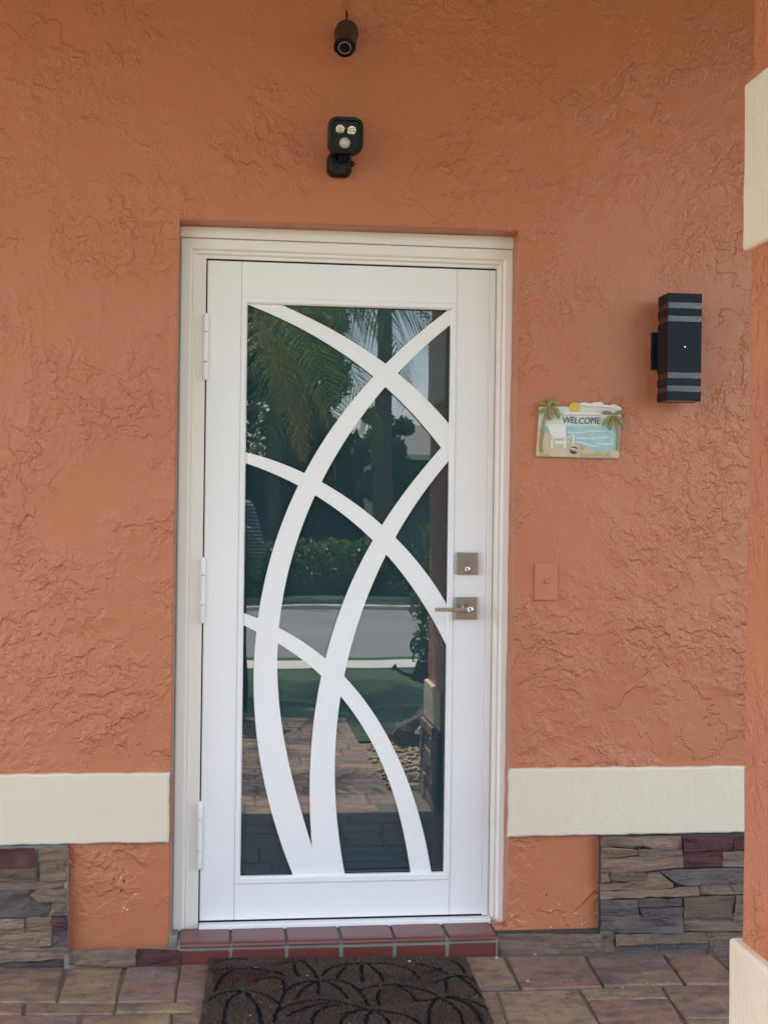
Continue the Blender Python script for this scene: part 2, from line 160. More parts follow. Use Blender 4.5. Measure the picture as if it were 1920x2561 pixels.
  [0.1831, 0.4716], [0.1855, 0.4596], [0.1879, 0.4476], [0.1904, 0.4356], [0.193, 0.4236], [0.1956, 0.4117], [0.1984, 0.3998], [0.2013, 0.3879], [0.2042, 0.376], [0.2073, 0.3642], [0.2104, 0.3523], [0.2136, 0.3405],
  [0.2169, 0.3287], [0.2203, 0.317], [0.2238, 0.3053], [0.2273, 0.2936], [0.231, 0.2819], [0.2347, 0.2702], [0.2385, 0.2586], [0.2424, 0.247], [0.2464, 0.2354], [0.2504, 0.2239], [0.2545, 0.2123], [0.2587, 0.2009],
  [0.263, 0.1894], [0.2674, 0.178], [0.2718, 0.1666], [0.2763, 0.1552], [0.2809, 0.1438], [0.2856, 0.1325], [0.2859, 0.1312], [0.2857, 0.1303], [0.2849, 0.1298], [0.2836, 0.1296], [0.2702, 0.1296], [0.2568, 0.1296],
  [0.2433, 0.1296], [0.2299, 0.1296], [0.2165, 0.1296], [0.203, 0.1296], [0.1896, 0.1296], [0.1762, 0.1296], [0.1628, 0.1296], [0.1493, 0.1296], [0.1359, 0.1296], [0.1225, 0.1296], [0.1211, 0.1298], [0.1201, 0.1304],
  [0.1195, 0.1314]],
 [[0.2315, 0.8517], [0.2424, 0.8451], [0.2532, 0.8384], [0.2638, 0.8314], [0.2744, 0.8243], [0.2848, 0.8171], [0.2951, 0.8096], [0.3053, 0.8021], [0.3154, 0.7943], [0.3253, 0.7864], [0.3352, 0.7783], [0.3448, 0.77],
  [0.3544, 0.7616], [0.3638, 0.7531], [0.3648, 0.7519], [0.3654, 0.7507], [0.3656, 0.7493], [0.3655, 0.7478], [0.3632, 0.7358], [0.3609, 0.7239], [0.3588, 0.7119], [0.3568, 0.6999], [0.3548, 0.6879], [0.353, 0.6758],
  [0.3512, 0.6638], [0.3495, 0.6517], [0.3479, 0.6397], [0.3464, 0.6276], [0.345, 0.6155], [0.3437, 0.6034], [0.3425, 0.5913], [0.3413, 0.5792], [0.3402, 0.5671], [0.3393, 0.5549], [0.3384, 0.5428], [0.3376, 0.5307],
  [0.3368, 0.5185], [0.3362, 0.5064], [0.3356, 0.4942], [0.3352, 0.482], [0.3348, 0.4699], [0.3345, 0.4577], [0.3342, 0.4456], [0.3341, 0.4334], [0.334, 0.4212], [0.334, 0.409], [0.3341, 0.3969], [0.3343, 0.3847],
  [0.3345, 0.3725], [0.3348, 0.3604], [0.3352, 0.3482], [0.3357, 0.3361], [0.3362, 0.3239], [0.3368, 0.3117], [0.3375, 0.2996], [0.3383, 0.2874], [0.3391, 0.2753], [0.34, 0.2632], [0.341, 0.251], [0.342, 0.2389],
  [0.3431, 0.2268], [0.3443, 0.2147], [0.3444, 0.2135], [0.3443, 0.2131], [0.3441, 0.2134], [0.3437, 0.2146], [0.34, 0.2263], [0.3364, 0.2379], [0.3327, 0.2496], [0.3291, 0.2613], [0.3254, 0.273], [0.3218, 0.2848],
  [0.3182, 0.2965], [0.3146, 0.3082], [0.3111, 0.3199], [0.3075, 0.3317], [0.304, 0.3434], [0.3006, 0.3552], [0.2972, 0.3669], [0.2938, 0.3787], [0.2905, 0.3905], [0.2873, 0.4023], [0.2841, 0.4142], [0.2809, 0.426],
  [0.2779, 0.4379], [0.2749, 0.4498], [0.2719, 0.4617], [0.2691, 0.4736], [0.2663, 0.4855], [0.2636, 0.4975], [0.261, 0.5094], [0.2584, 0.5214], [0.256, 0.5334], [0.2536, 0.5455], [0.2513, 0.5575], [0.2491, 0.5696],
  [0.2471, 0.5816], [0.2451, 0.5937], [0.2432, 0.6059], [0.2414, 0.618], [0.2397, 0.6301], [0.2381, 0.6423], [0.2366, 0.6544], [0.2353, 0.6666], [0.234, 0.6788], [0.2329, 0.691], [0.2318, 0.7032], [0.2309, 0.7154],
  [0.2301, 0.7277], [0.2294, 0.7399], [0.2289, 0.7522], [0.2284, 0.7644], [0.2281, 0.7766], [0.2279, 0.7889], [0.2278, 0.8012], [0.2278, 0.8134], [0.228, 0.8257], [0.2283, 0.8379], [0.2287, 0.8502], [0.2289, 0.8515],
  [0.2295, 0.8522], [0.2303, 0.8522]],
 [[0.4458, 0.1327], [0.4435, 0.1448], [0.4412, 0.157], [0.4389, 0.1691], [0.4368, 0.1812], [0.4347, 0.1934], [0.4327, 0.2056], [0.4308, 0.2178], [0.4289, 0.23], [0.4271, 0.2422], [0.4255, 0.2544], [0.4239, 0.2667],
  [0.4223, 0.2789], [0.4209, 0.2912], [0.4196, 0.3035], [0.4183, 0.3157], [0.4172, 0.328], [0.4161, 0.3403], [0.4151, 0.3526], [0.4142, 0.3649], [0.4134, 0.3773], [0.4127, 0.3896], [0.4121, 0.4019], [0.4116, 0.4142],
  [0.4112, 0.4266], [0.4109, 0.4389], [0.4107, 0.4513], [0.4106, 0.4636], [0.4105, 0.476], [0.4106, 0.4883], [0.4108, 0.5006], [0.4111, 0.513], [0.4114, 0.5253], [0.4119, 0.5377], [0.4125, 0.55], [0.4132, 0.5623],
  [0.414, 0.5746], [0.4148, 0.5869], [0.4158, 0.5992], [0.4169, 0.6115], [0.4181, 0.6238], [0.4194, 0.6361], [0.4208, 0.6484], [0.4223, 0.6606], [0.4239, 0.6729], [0.4256, 0.6851], [0.4259, 0.6863], [0.4264, 0.6869],
  [0.4272, 0.6867], [0.4281, 0.6858], [0.436, 0.6763], [0.4438, 0.6667], [0.4514, 0.657], [0.4589, 0.6472], [0.4662, 0.6372], [0.4734, 0.6272], [0.4804, 0.617], [0.4873, 0.6068], [0.494, 0.5964], [0.5006, 0.5859],
  [0.5071, 0.5754], [0.5134, 0.5648], [0.5195, 0.554], [0.5255, 0.5432], [0.5313, 0.5324], [0.5371, 0.5214], [0.5426, 0.5104], [0.548, 0.4993], [0.5533, 0.4881], [0.5584, 0.4769], [0.5634, 0.4656], [0.5683, 0.4542],
  [0.573, 0.4428], [0.5776, 0.4313], [0.5821, 0.4198], [0.5864, 0.4082], [0.5906, 0.3966], [0.5946, 0.3849], [0.5986, 0.3732], [0.6024, 0.3615], [0.606, 0.3497], [0.6096, 0.3378], [0.613, 0.326], [0.6163, 0.3141],
  [0.6195, 0.3021], [0.6226, 0.2902], [0.6256, 0.2782], [0.6285, 0.2662], [0.6313, 0.2541], [0.6339, 0.2421], [0.6365, 0.23], [0.639, 0.2179], [0.6414, 0.2058], [0.6437, 0.1936], [0.6459, 0.1815], [0.6481, 0.1693],
  [0.6502, 0.1571], [0.6522, 0.1449], [0.6541, 0.1327], [0.6541, 0.1314], [0.6537, 0.1304], [0.6528, 0.1298], [0.6514, 0.1296], [0.6388, 0.1296], [0.6262, 0.1296], [0.6136, 0.1296], [0.601, 0.1296], [0.5884, 0.1296],
  [0.5758, 0.1296], [0.5631, 0.1296], [0.5505, 0.1296], [0.5379, 0.1296], [0.5253, 0.1296], [0.5127, 0.1296], [0.5001, 0.1296], [0.4875, 0.1296], [0.4749, 0.1296], [0.4623, 0.1296], [0.4497, 0.1296], [0.4482, 0.1298],
  [0.4471, 0.1304], [0.4463, 0.1313]]]
GLASS = [0.1233, 0.757, 0.1336, 1.9007]
STONES = [('R1', 'tan', -0.135, [[1.2242, 0.2684], [1.3501, 0.2651], [1.3532, 0.243], [1.3145, 0.2362], [1.2813, 0.2416], [1.2245, 0.24]]),
 ('R2', 'tan', -0.135, [[1.354, 0.265], [1.4809, 0.2639], [1.4824, 0.2315], [1.3922, 0.2316], [1.3554, 0.2446]]),
 ('R3', 'tan', -0.135, [[1.2246, 0.2357], [1.3146, 0.2319], [1.3384, 0.2261], [1.3386, 0.2154], [1.3093, 0.2105], [1.225, 0.2057]]),
 ('R4', 'grey', -0.135, [[1.344, 0.2276], [1.3922, 0.2278], [1.4825, 0.2277], [1.4839, 0.2088], [1.3481, 0.2098]]),
 ('R5', 'tan', -0.135, [[1.225, 0.2025], [1.3481, 0.2066], [1.485, 0.2061], [1.4854, 0.1732], [1.3931, 0.1643], [1.2255, 0.1634]]),
 ('R6', 'maroon', -0.135, [[1.4876, 0.2622], [1.6465, 0.2594], [1.6487, 0.2231], [1.4881, 0.2222]]), ('R7', 'maroon', -0.135, [[1.6511, 0.2593], [1.7059, 0.2584], [1.7063, 0.2236], [1.6527, 0.223]]),
 ('R8', 'maroon', -0.135, [[1.4882, 0.2179], [1.6127, 0.2167], [1.6122, 0.1723], [1.4888, 0.1721]]), ('R9', 'grey', -0.135, [[1.6173, 0.2155], [1.7064, 0.2182], [1.7067, 0.1948], [1.6175, 0.1949]]),
 ('R10', 'grey', -0.135, [[1.6176, 0.1917], [1.7068, 0.1921], [1.7071, 0.1677], [1.6178, 0.1722]]), ('R11', 'grey', -0.135, [[1.2256, 0.1586], [1.252, 0.1591], [1.2524, 0.1313], [1.226, 0.1292]]),
 ('R12', 'olive', -0.135, [[1.2559, 0.158], [1.3265, 0.163], [1.3682, 0.1546], [1.3685, 0.1353], [1.3103, 0.1311], [1.2562, 0.1355]]),
 ('R13', 'tan', -0.135, [[1.3738, 0.1534], [1.4098, 0.157], [1.4537, 0.1232], [1.455, 0.1119], [1.3938, 0.1067], [1.2263, 0.1035], [1.226, 0.1249], [1.3159, 0.1267], [1.3724, 0.1319]]),
 ('R14', 'slate', -0.135, [[1.4137, 0.1601], [1.4878, 0.164], [1.7071, 0.1639], [1.7077, 0.1215], [1.5052, 0.1172], [1.4603, 0.129]]),
 ('R15', 'tan', -0.135, [[1.2264, 0.0976], [1.3384, 0.0999], [1.5361, 0.1106], [1.5381, 0.0841], [1.2267, 0.0783]]), ('R16', 'grey', -0.135, [[1.5417, 0.1111], [1.7078, 0.1161], [1.7082, 0.0846], [1.542, 0.0846]]),
 ('R17', 'slate', -0.135, [[1.2267, 0.074], [1.3332, 0.0732], [1.3408, 0.0467], [1.227, 0.0478]]), ('R18', 'slate', -0.135, [[1.2271, 0.0446], [1.3419, 0.0434], [1.3454, 0.0305], [1.2273, 0.0291]]),
 ('R19', 'slate', -0.135, [[1.3377, 0.0731], [1.4834, 0.0735], [1.4837, 0.0519], [1.3946, 0.0486], [1.3457, 0.0525]]),
 ('R20', 'slate', -0.135, [[1.3491, 0.0481], [1.3946, 0.0443], [1.4849, 0.047], [1.4852, 0.0211], [1.36, 0.0172]]),
 ('R21', 'slate', -0.135, [[1.2273, 0.0253], [1.3494, 0.0266], [1.359, 0.013], [1.4853, 0.0174], [1.4859, -0.0285], [1.228, -0.0255]]),
 ('R22', 'olive', -0.135, [[1.49, 0.0787], [1.6574, 0.076], [1.6498, 0.0101], [1.4909, 0.0167]]), ('R23', 'grey', -0.135, [[1.6619, 0.0775], [1.7083, 0.0781], [1.7089, 0.0303], [1.6546, 0.0305]]),
 ('R24', 'grey', -0.135, [[1.6524, 0.0273], [1.709, 0.0271], [1.7093, 0.001], [1.6539, 0.0007]]), ('R25', 'grey', -0.135, [[1.4909, 0.0113], [1.6499, 0.0057], [1.7094, -0.0034], [1.7098, -0.0332], [1.4914, -0.0286]]),
 ('R26', 'olive', -0.136, [[1.2724, -0.0307], [1.5696, -0.0352], [1.57, -0.0639], [1.2728, -0.0596]]), ('R27', 'slate', -0.136, [[1.2728, -0.0628], [1.4068, -0.0643], [1.4084, -0.0956], [1.2732, -0.0939]]),
 ('R28', 'slate', -0.136, [[1.4124, -0.0645], [1.57, -0.0671], [1.5704, -0.0985], [1.4128, -0.0957]]),
 ('R29', 'grey', -0.136, [[0.9051, -0.021], [1.0651, -0.0236], [1.2239, -0.0262], [1.2258, -0.0883], [1.1096, -0.0904], [0.9087, -0.089]]),
 ('R33', 'grey', -0.136, [[1.2277, -0.0263], [1.2691, -0.0295], [1.271, -0.0928], [1.2291, -0.0884]]), ('R30', 'grey', -0.125, [[1.5771, -0.0362], [1.6432, -0.0379], [1.6435, -0.0602], [1.5775, -0.0601]]),
 ('R31', 'grey', -0.125, [[1.646, -0.038], [1.714, -0.0398], [1.7143, -0.061], [1.6463, -0.0603]]), ('R32', 'grey', -0.125, [[1.5775, -0.0628], [1.7143, -0.0648], [1.7158, -0.1753], [1.5789, -0.1712]]),
 ('L1', 'maroon', -0.135, [[-0.6346, 0.2677], [-0.4792, 0.2649], [-0.4767, 0.2135], [-0.634, 0.2119]]), ('L2', 'tan', -0.135, [[-0.465, 0.2678], [-0.3892, 0.268], [-0.3888, 0.2355], [-0.4228, 0.2342], [-0.4646, 0.233]]),
 ('L2b', 'tan', -0.135, [[-0.4645, 0.2298], [-0.4228, 0.231], [-0.3887, 0.2323], [-0.3872, 0.1713], [-0.4622, 0.1705]]),
 ('L3', 'olive', -0.135, [[-0.6339, 0.2087], [-0.4758, 0.2095], [-0.4742, 0.1707], [-0.6334, 0.1694]]),
 ('L4', 'grey', -0.135, [[-0.6334, 0.1659], [-0.4684, 0.1671], [-0.3872, 0.1677], [-0.3865, 0.1491], [-0.4758, 0.1463], [-0.6331, 0.1458]]),
 ('L5', 'tan', -0.135, [[-0.4903, 0.1308], [-0.4662, 0.1437], [-0.3857, 0.1459], [-0.3842, 0.1145], [-0.4658, 0.1121]]),
 ('L6', 'slate', -0.135, [[-0.6331, 0.1419], [-0.4943, 0.1412], [-0.4925, 0.1261], [-0.4684, 0.109], [-0.4279, 0.1096], [-0.4401, 0.0664], [-0.6321, 0.064]]),
 ('L7', 'grey', -0.135, [[-0.424, 0.1087], [-0.3834, 0.1109], [-0.3825, 0.0709], [-0.4355, 0.0671]]), ('L8', 'tan', -0.135, [[-0.6321, 0.0609], [-0.5075, 0.0601], [-0.5063, 0.0226], [-0.6315, 0.016]]),
 ('L8b', 'tan', -0.135, [[-0.504, 0.0604], [-0.4284, 0.0621], [-0.428, 0.0245], [-0.5036, 0.0221]]), ('L9', 'maroon', -0.135, [[-0.4254, 0.066], [-0.3828, 0.0673], [-0.3815, 0.0233], [-0.4241, 0.0217]]),
 ('L10', 'tan', -0.135, [[-0.6315, 0.0129], [-0.4294, 0.0178], [-0.4282, -0.023], [-0.6311, -0.0241]]), ('L11', 'slate', -0.135, [[-0.4248, 0.0185], [-0.3811, 0.0197], [-0.3802, -0.0215], [-0.4235, -0.0231]]),
 ('L12', 'tan', -0.135, [[-0.631, -0.028], [-0.4583, -0.0261], [-0.3805, -0.0258], [-0.3797, -0.058], [-0.4579, -0.0597], [-0.6305, -0.0666]]),
 ('L13', 'slate', -0.135, [[-0.6305, -0.0705], [-0.4578, -0.0637], [-0.38, -0.0619], [-0.379, -0.0802], [-0.6303, -0.0831]]),
 ('L14', 'grey', -0.165, [[-0.3705, -0.0284], [-0.3601, -0.0279], [-0.3584, -0.0697], [-0.3711, -0.0709]]),
 ('L15', 'tan', -0.165, [[-0.357, -0.0296], [-0.2848, -0.0257], [-0.1846, -0.0245], [-0.182, -0.0733], [-0.3557, -0.0714]]),
 ('L16', 'maroon', -0.165, [[-0.1787, -0.0298], [-0.0565, -0.0352], [-0.056, -0.0769], [-0.1762, -0.075]])]
FZ = -0.0783
PAV = [[[-0.662, -0.1264], [-0.3894, -0.1535], [-0.3782, -0.4236], [-0.6107, -0.4032]], [[-0.3732, -0.1483], [-0.219, -0.1614], [-0.2176, -0.4422], [-0.3708, -0.4242]],
 [[-0.2059, -0.1586], [-0.0564, -0.1712], [-0.0599, -0.4469], [-0.2118, -0.4427]], [[-0.0486, -0.1626], [0.0977, -0.1577], [0.0957, -0.456], [-0.0541, -0.4451]],
 [[-0.609, -0.4124], [-0.464, -0.4296], [-0.458, -0.5061], [-0.5929, -0.4995]], [[-0.4517, -0.4307], [-0.217, -0.4502], [-0.2176, -0.5241], [-0.4486, -0.508]],
 [[-0.2122, -0.4483], [0.0956, -0.4662], [0.0952, -0.5321], [-0.2118, -0.5159]], [[-0.5917, -0.506], [-0.3105, -0.5267], [-0.2932, -0.7572], [-0.5495, -0.7339]],
 [[-0.2943, -0.5281], [-0.066, -0.5353], [-0.0585, -0.7785], [-0.2819, -0.7582]], [[-0.0591, -0.5359], [0.0952, -0.5409], [0.0935, -0.7923], [-0.0517, -0.7791]],
 [[0.6291, -0.149], [0.9124, -0.1728], [0.9025, -0.4424], [0.5901, -0.4253]], [[0.9259, -0.1706], [1.1597, -0.1837], [1.1419, -0.44], [0.9102, -0.443]],
 [[1.1712, -0.1797], [1.4016, -0.189], [1.3791, -0.4459], [1.1501, -0.4393]], [[1.4111, -0.1898], [1.5539, -0.2018], [1.556, -0.4612], [1.3896, -0.4468]],
 [[0.5891, -0.4323], [0.8318, -0.4505], [0.8118, -0.7055], [0.5537, -0.6824]], [[0.8401, -0.4512], [1.0649, -0.4593], [1.0545, -0.7517], [0.8113, -0.7299]],
 [[1.0774, -0.4604], [1.3095, -0.4545], [1.3008, -0.5419], [1.0753, -0.5319]], [[1.3173, -0.4552], [1.552, -0.4711], [1.4996, -0.7114], [1.2954, -0.6933], [1.3072, -0.5327]],
 [[1.0747, -0.5415], [1.2991, -0.5515], [1.2723, -0.7712], [1.0592, -0.7521]], [[1.2957, -0.7023], [1.5058, -0.7209], [1.4959, -0.7912], [1.2819, -0.772]]]
GRASS = [[[1.0155, 1.4403], [1.0187, 1.4404], [1.022, 1.4512]], [[1.0193, 1.4406], [1.0224, 1.4406], [1.0275, 1.4561]], [[1.0231, 1.4423], [1.0262, 1.4423], [1.0247, 1.4512]], [[1.0268, 1.441], [1.03, 1.441], [1.0268, 1.453]],
 [[1.0306, 1.4402], [1.0338, 1.4402], [1.033, 1.4539]], [[1.0344, 1.4405], [1.0376, 1.4405], [1.0343, 1.4533]], [[1.0382, 1.442], [1.0413, 1.442], [1.0418, 1.4527]], [[1.042, 1.4402], [1.0451, 1.4402], [1.0459, 1.45]],
 [[1.0458, 1.4409], [1.0489, 1.4409], [1.0529, 1.4519]], [[1.1468, 1.4441], [1.15, 1.4441], [1.1502, 1.4599]], [[1.1509, 1.4409], [1.1541, 1.441], [1.157, 1.4565]], [[1.1549, 1.4415], [1.1581, 1.4416], [1.1583, 1.4509]],
 [[1.159, 1.4424], [1.1621, 1.4425], [1.164, 1.4539]], [[1.163, 1.4443], [1.1661, 1.4444], [1.1666, 1.4566]], [[1.167, 1.4442], [1.1702, 1.4443], [1.1695, 1.4563]], [[1.1711, 1.4417], [1.1742, 1.4418], [1.1764, 1.4526]],
 [[1.1751, 1.4443], [1.1782, 1.4444], [1.1791, 1.4545]], [[1.1791, 1.4447], [1.1822, 1.4448], [1.1838, 1.454]], [[1.1831, 1.4436], [1.1863, 1.4436], [1.1863, 1.4577]],
 [[1.1872, 1.4425], [1.1904, 1.4426], [1.1935, 1.4565]], [[1.1912, 1.4442], [1.1944, 1.4442], [1.1973, 1.4555]], [[1.1952, 1.4434], [1.1984, 1.4435], [1.1981, 1.4555]],
 [[1.1993, 1.4457], [1.2024, 1.4457], [1.2012, 1.4618]], [[1.2033, 1.445], [1.2065, 1.4451], [1.2097, 1.4587]], [[1.2074, 1.443], [1.2105, 1.443], [1.2116, 1.4562]], [[1.2114, 1.4459], [1.2145, 1.4459], [1.2118, 1.456]],
 [[1.2154, 1.4456], [1.2186, 1.4456], [1.2161, 1.4552]], [[1.2195, 1.4439], [1.2227, 1.444], [1.2209, 1.4599]], [[1.2235, 1.4434], [1.2267, 1.4435], [1.2284, 1.4576]],
 [[1.2276, 1.4453], [1.2307, 1.4454], [1.2362, 1.4605]], [[1.2316, 1.4434], [1.2348, 1.4434], [1.2359, 1.4586]], [[1.2357, 1.4434], [1.2389, 1.4434], [1.2417, 1.4591]],
 [[1.2397, 1.4439], [1.2429, 1.444], [1.2429, 1.4568]]]
PQ = {'armrail': [[1.0502, 1.4976], [1.1027, 1.4993], [1.1289, 1.5101], [1.1289, 1.5063], [1.1054, 1.4959], [1.0512, 1.4942]],
 'back': [[1.0428, 1.5336], [1.054, 1.5416], [1.0628, 1.54], [1.0715, 1.5431], [1.0803, 1.5412], [1.089, 1.5428], [1.0978, 1.5407], [1.1013, 1.5365], [1.1032, 1.4998], [1.0581, 1.4981], [1.053, 1.5099]],
 'ball': [[1.14, 1.4617], [1.1397, 1.4586], [1.1385, 1.4556], [1.1365, 1.4531], [1.134, 1.4512], [1.1311, 1.4499], [1.1279, 1.4495], [1.1247, 1.4498], [1.1217, 1.451], [1.1192, 1.4528], [1.1172, 1.4553],
          [1.1159, 1.4581], [1.1155, 1.4612], [1.1158, 1.4643], [1.117, 1.4672], [1.119, 1.4697], [1.1215, 1.4717], [1.1244, 1.4729], [1.1276, 1.4734], [1.1308, 1.4731], [1.1338, 1.4719], [1.1363, 1.4701],
          [1.1383, 1.4676], [1.1396, 1.4648]],
 'board': [[1.0193, 1.5942], [1.0638, 1.5964], [1.1111, 1.597], [1.1181, 1.5964], [1.1496, 1.6077], [1.1636, 1.6111], [1.1777, 1.6075], [1.1953, 1.6122], [1.2129, 1.613], [1.2236, 1.6051], [1.2412, 1.6038],
           [1.2518, 1.607], [1.2678, 1.6027], [1.2794, 1.5952], [1.2759, 1.5247], [1.2723, 1.4593], [1.2742, 1.4524], [1.2708, 1.4403], [1.2611, 1.4388], [1.1482, 1.439], [1.0257, 1.4403], [1.0126, 1.4409],
           [1.0116, 1.4494], [1.0153, 1.5024]],
 'cloud_low': [[1.086, 1.5713], [1.0973, 1.5766], [1.1113, 1.5792], [1.1271, 1.5799], [1.1394, 1.5781], [1.1534, 1.583], [1.164, 1.5789], [1.1816, 1.581], [1.1992, 1.5794], [1.2151, 1.5775], [1.2134, 1.5728],
               [1.1782, 1.5698], [1.1465, 1.5714], [1.1044, 1.57]],
 'cloud_top': [[1.1355, 1.6049], [1.1495, 1.6086], [1.1636, 1.6111], [1.1777, 1.6075], [1.1953, 1.6122], [1.2129, 1.613], [1.2236, 1.6046], [1.2412, 1.6033], [1.2518, 1.6066], [1.2678, 1.6022], [1.2789, 1.5949],
               [1.2777, 1.5883], [1.2591, 1.5905], [1.2343, 1.5951], [1.199, 1.5977], [1.1743, 1.5955], [1.1532, 1.6001]],
 'frondA0': [[1.0449, 1.593], [1.0404, 1.6022], [1.0463, 1.6135], [1.0567, 1.6222], [1.069, 1.6174], [1.077, 1.6056], [1.0762, 1.5988], [1.0656, 1.6079], [1.0569, 1.6094], [1.0517, 1.6025]],
 'frondA1': [[1.044, 1.5955], [1.0307, 1.608], [1.0098, 1.6067], [1.0151, 1.6008], [1.0291, 1.5986]],
 'frondA2': [[1.0423, 1.5921], [1.0257, 1.5891], [1.012, 1.5786], [1.0078, 1.5657], [1.0225, 1.5737], [1.0381, 1.5809]],
 'frondA3': [[1.0449, 1.5896], [1.0407, 1.5758], [1.0462, 1.5572], [1.0489, 1.5504], [1.0558, 1.5574], [1.0574, 1.5711], [1.0528, 1.588]],
 'frondA4': [[1.051, 1.594], [1.0623, 1.5968], [1.0746, 1.5885], [1.0818, 1.5716], [1.0794, 1.5562], [1.0732, 1.5629], [1.066, 1.5781], [1.0571, 1.5881]],
 'frondB0': [[1.2495, 1.5761], [1.2379, 1.5853], [1.2238, 1.5858], [1.2107, 1.5787], [1.2204, 1.5763], [1.2381, 1.575]],
 'frondB1': [[1.253, 1.577], [1.2626, 1.5858], [1.275, 1.5878], [1.2836, 1.5794], [1.2716, 1.5757], [1.2575, 1.5737]],
 'frondB2': [[1.2469, 1.5717], [1.2311, 1.5663], [1.2198, 1.5523], [1.2157, 1.5351], [1.2296, 1.5474], [1.2435, 1.5614]],
 'frondB3': [[1.2496, 1.5701], [1.2419, 1.5545], [1.235, 1.5406], [1.2387, 1.527], [1.244, 1.5254], [1.2508, 1.5444], [1.2532, 1.5633]],
 'frondB4': [[1.2549, 1.5719], [1.2682, 1.5688], [1.2807, 1.557], [1.2835, 1.5433], [1.2792, 1.5372], [1.2684, 1.5516], [1.2576, 1.5634]],
 'leg1': [[1.0538, 1.4937], [1.0625, 1.4939], [1.0611, 1.4653], [1.0536, 1.4652]],
 'leg2': [[1.0944, 1.4945], [1.1033, 1.495], [1.1026, 1.4661], [1.0935, 1.4659]],
 'leg3': [[1.1219, 1.5053], [1.1292, 1.5084], [1.1284, 1.4815], [1.1217, 1.4813]],
 'sand': [[1.0167, 1.5157], [1.0509, 1.5137], [1.1054, 1.4952], [1.1407, 1.4797], [1.1654, 1.4707], [1.1937, 1.4626], [1.2184, 1.4605], [1.2501, 1.4637], [1.2713, 1.4658], [1.2717, 1.4412], [1.0257, 1.4411],
          [1.0131, 1.4426]],
 'sea': [[1.0175, 1.5323], [1.0594, 1.5343], [1.1048, 1.5375], [1.1645, 1.5387], [1.2174, 1.5375], [1.2747, 1.5332], [1.2713, 1.4661], [1.2501, 1.464], [1.2184, 1.4609], [1.1937, 1.463], [1.1654, 1.471], [1.1407, 1.48],
         [1.1054, 1.4956], [1.0509, 1.5142], [1.0168, 1.516]],
 'seat': [[1.0643, 1.4897], [1.0949, 1.4902], [1.0951, 1.48], [1.068, 1.4791]],
 'star': [[1.1544, 1.478], [1.1568, 1.4722], [1.1632, 1.472], [1.1582, 1.468], [1.16, 1.462], [1.1546, 1.4654], [1.1492, 1.4618], [1.1509, 1.4679], [1.1458, 1.4717], [1.1522, 1.4721]],
 'strut': [[1.1037, 1.487], [1.1214, 1.5019], [1.122, 1.498], [1.1041, 1.4827]],
 'sun': [[1.1467, 1.5948], [1.1463, 1.5913], [1.145, 1.588], [1.1429, 1.5849], [1.1401, 1.5824], [1.1367, 1.5804], [1.1329, 1.5792], [1.1289, 1.5787], [1.1248, 1.579], [1.121, 1.5801], [1.1175, 1.5819], [1.1147, 1.5843],
         [1.1125, 1.5873], [1.1111, 1.5905], [1.1106, 1.594], [1.111, 1.5975], [1.1123, 1.6009], [1.1144, 1.6039], [1.1172, 1.6065], [1.1206, 1.6084], [1.1244, 1.6097], [1.1284, 1.6102], [1.1325, 1.6099],
         [1.1363, 1.6088], [1.1398, 1.607], [1.1427, 1.6046], [1.1449, 1.6016], [1.1462, 1.5983]],
 'trunk1': [[1.0344, 1.5719], [1.0414, 1.5712], [1.0357, 1.5437], [1.0314, 1.5095], [1.029, 1.477], [1.0316, 1.4532], [1.0202, 1.4547], [1.0187, 1.4683], [1.0214, 1.5025], [1.0269, 1.5436]],
 'trunk2': [[1.2568, 1.5603], [1.263, 1.5596], [1.2696, 1.5348], [1.2722, 1.5074], [1.2714, 1.4627], [1.2622, 1.4625], [1.2641, 1.5072], [1.2616, 1.5347]],
 'wave0': [[1.1042, 1.5181], [1.1472, 1.5173], [1.1823, 1.5236], [1.2299, 1.5237], [1.23, 1.521], [1.1824, 1.5202], [1.1473, 1.5139], [1.1051, 1.5151]],
 'wave1': [[1.132, 1.5016], [1.1826, 1.5002], [1.239, 1.5064], [1.2381, 1.5029], [1.1827, 1.4967], [1.1334, 1.4975]],
 'wave2': [[1.1326, 1.4913], [1.1652, 1.4839], [1.1917, 1.4784], [1.2111, 1.4753], [1.19, 1.4741], [1.1618, 1.4795], [1.1336, 1.4867]],
 'wave3': [[1.1934, 1.4866], [1.2181, 1.4844], [1.2534, 1.4861], [1.2525, 1.4826], [1.2181, 1.4806], [1.1969, 1.4826]]}
PQTXT = [[1.0922, 1.5629], [1.2118, 1.5628], [1.0925, 1.5449], [1.2111, 1.547]]
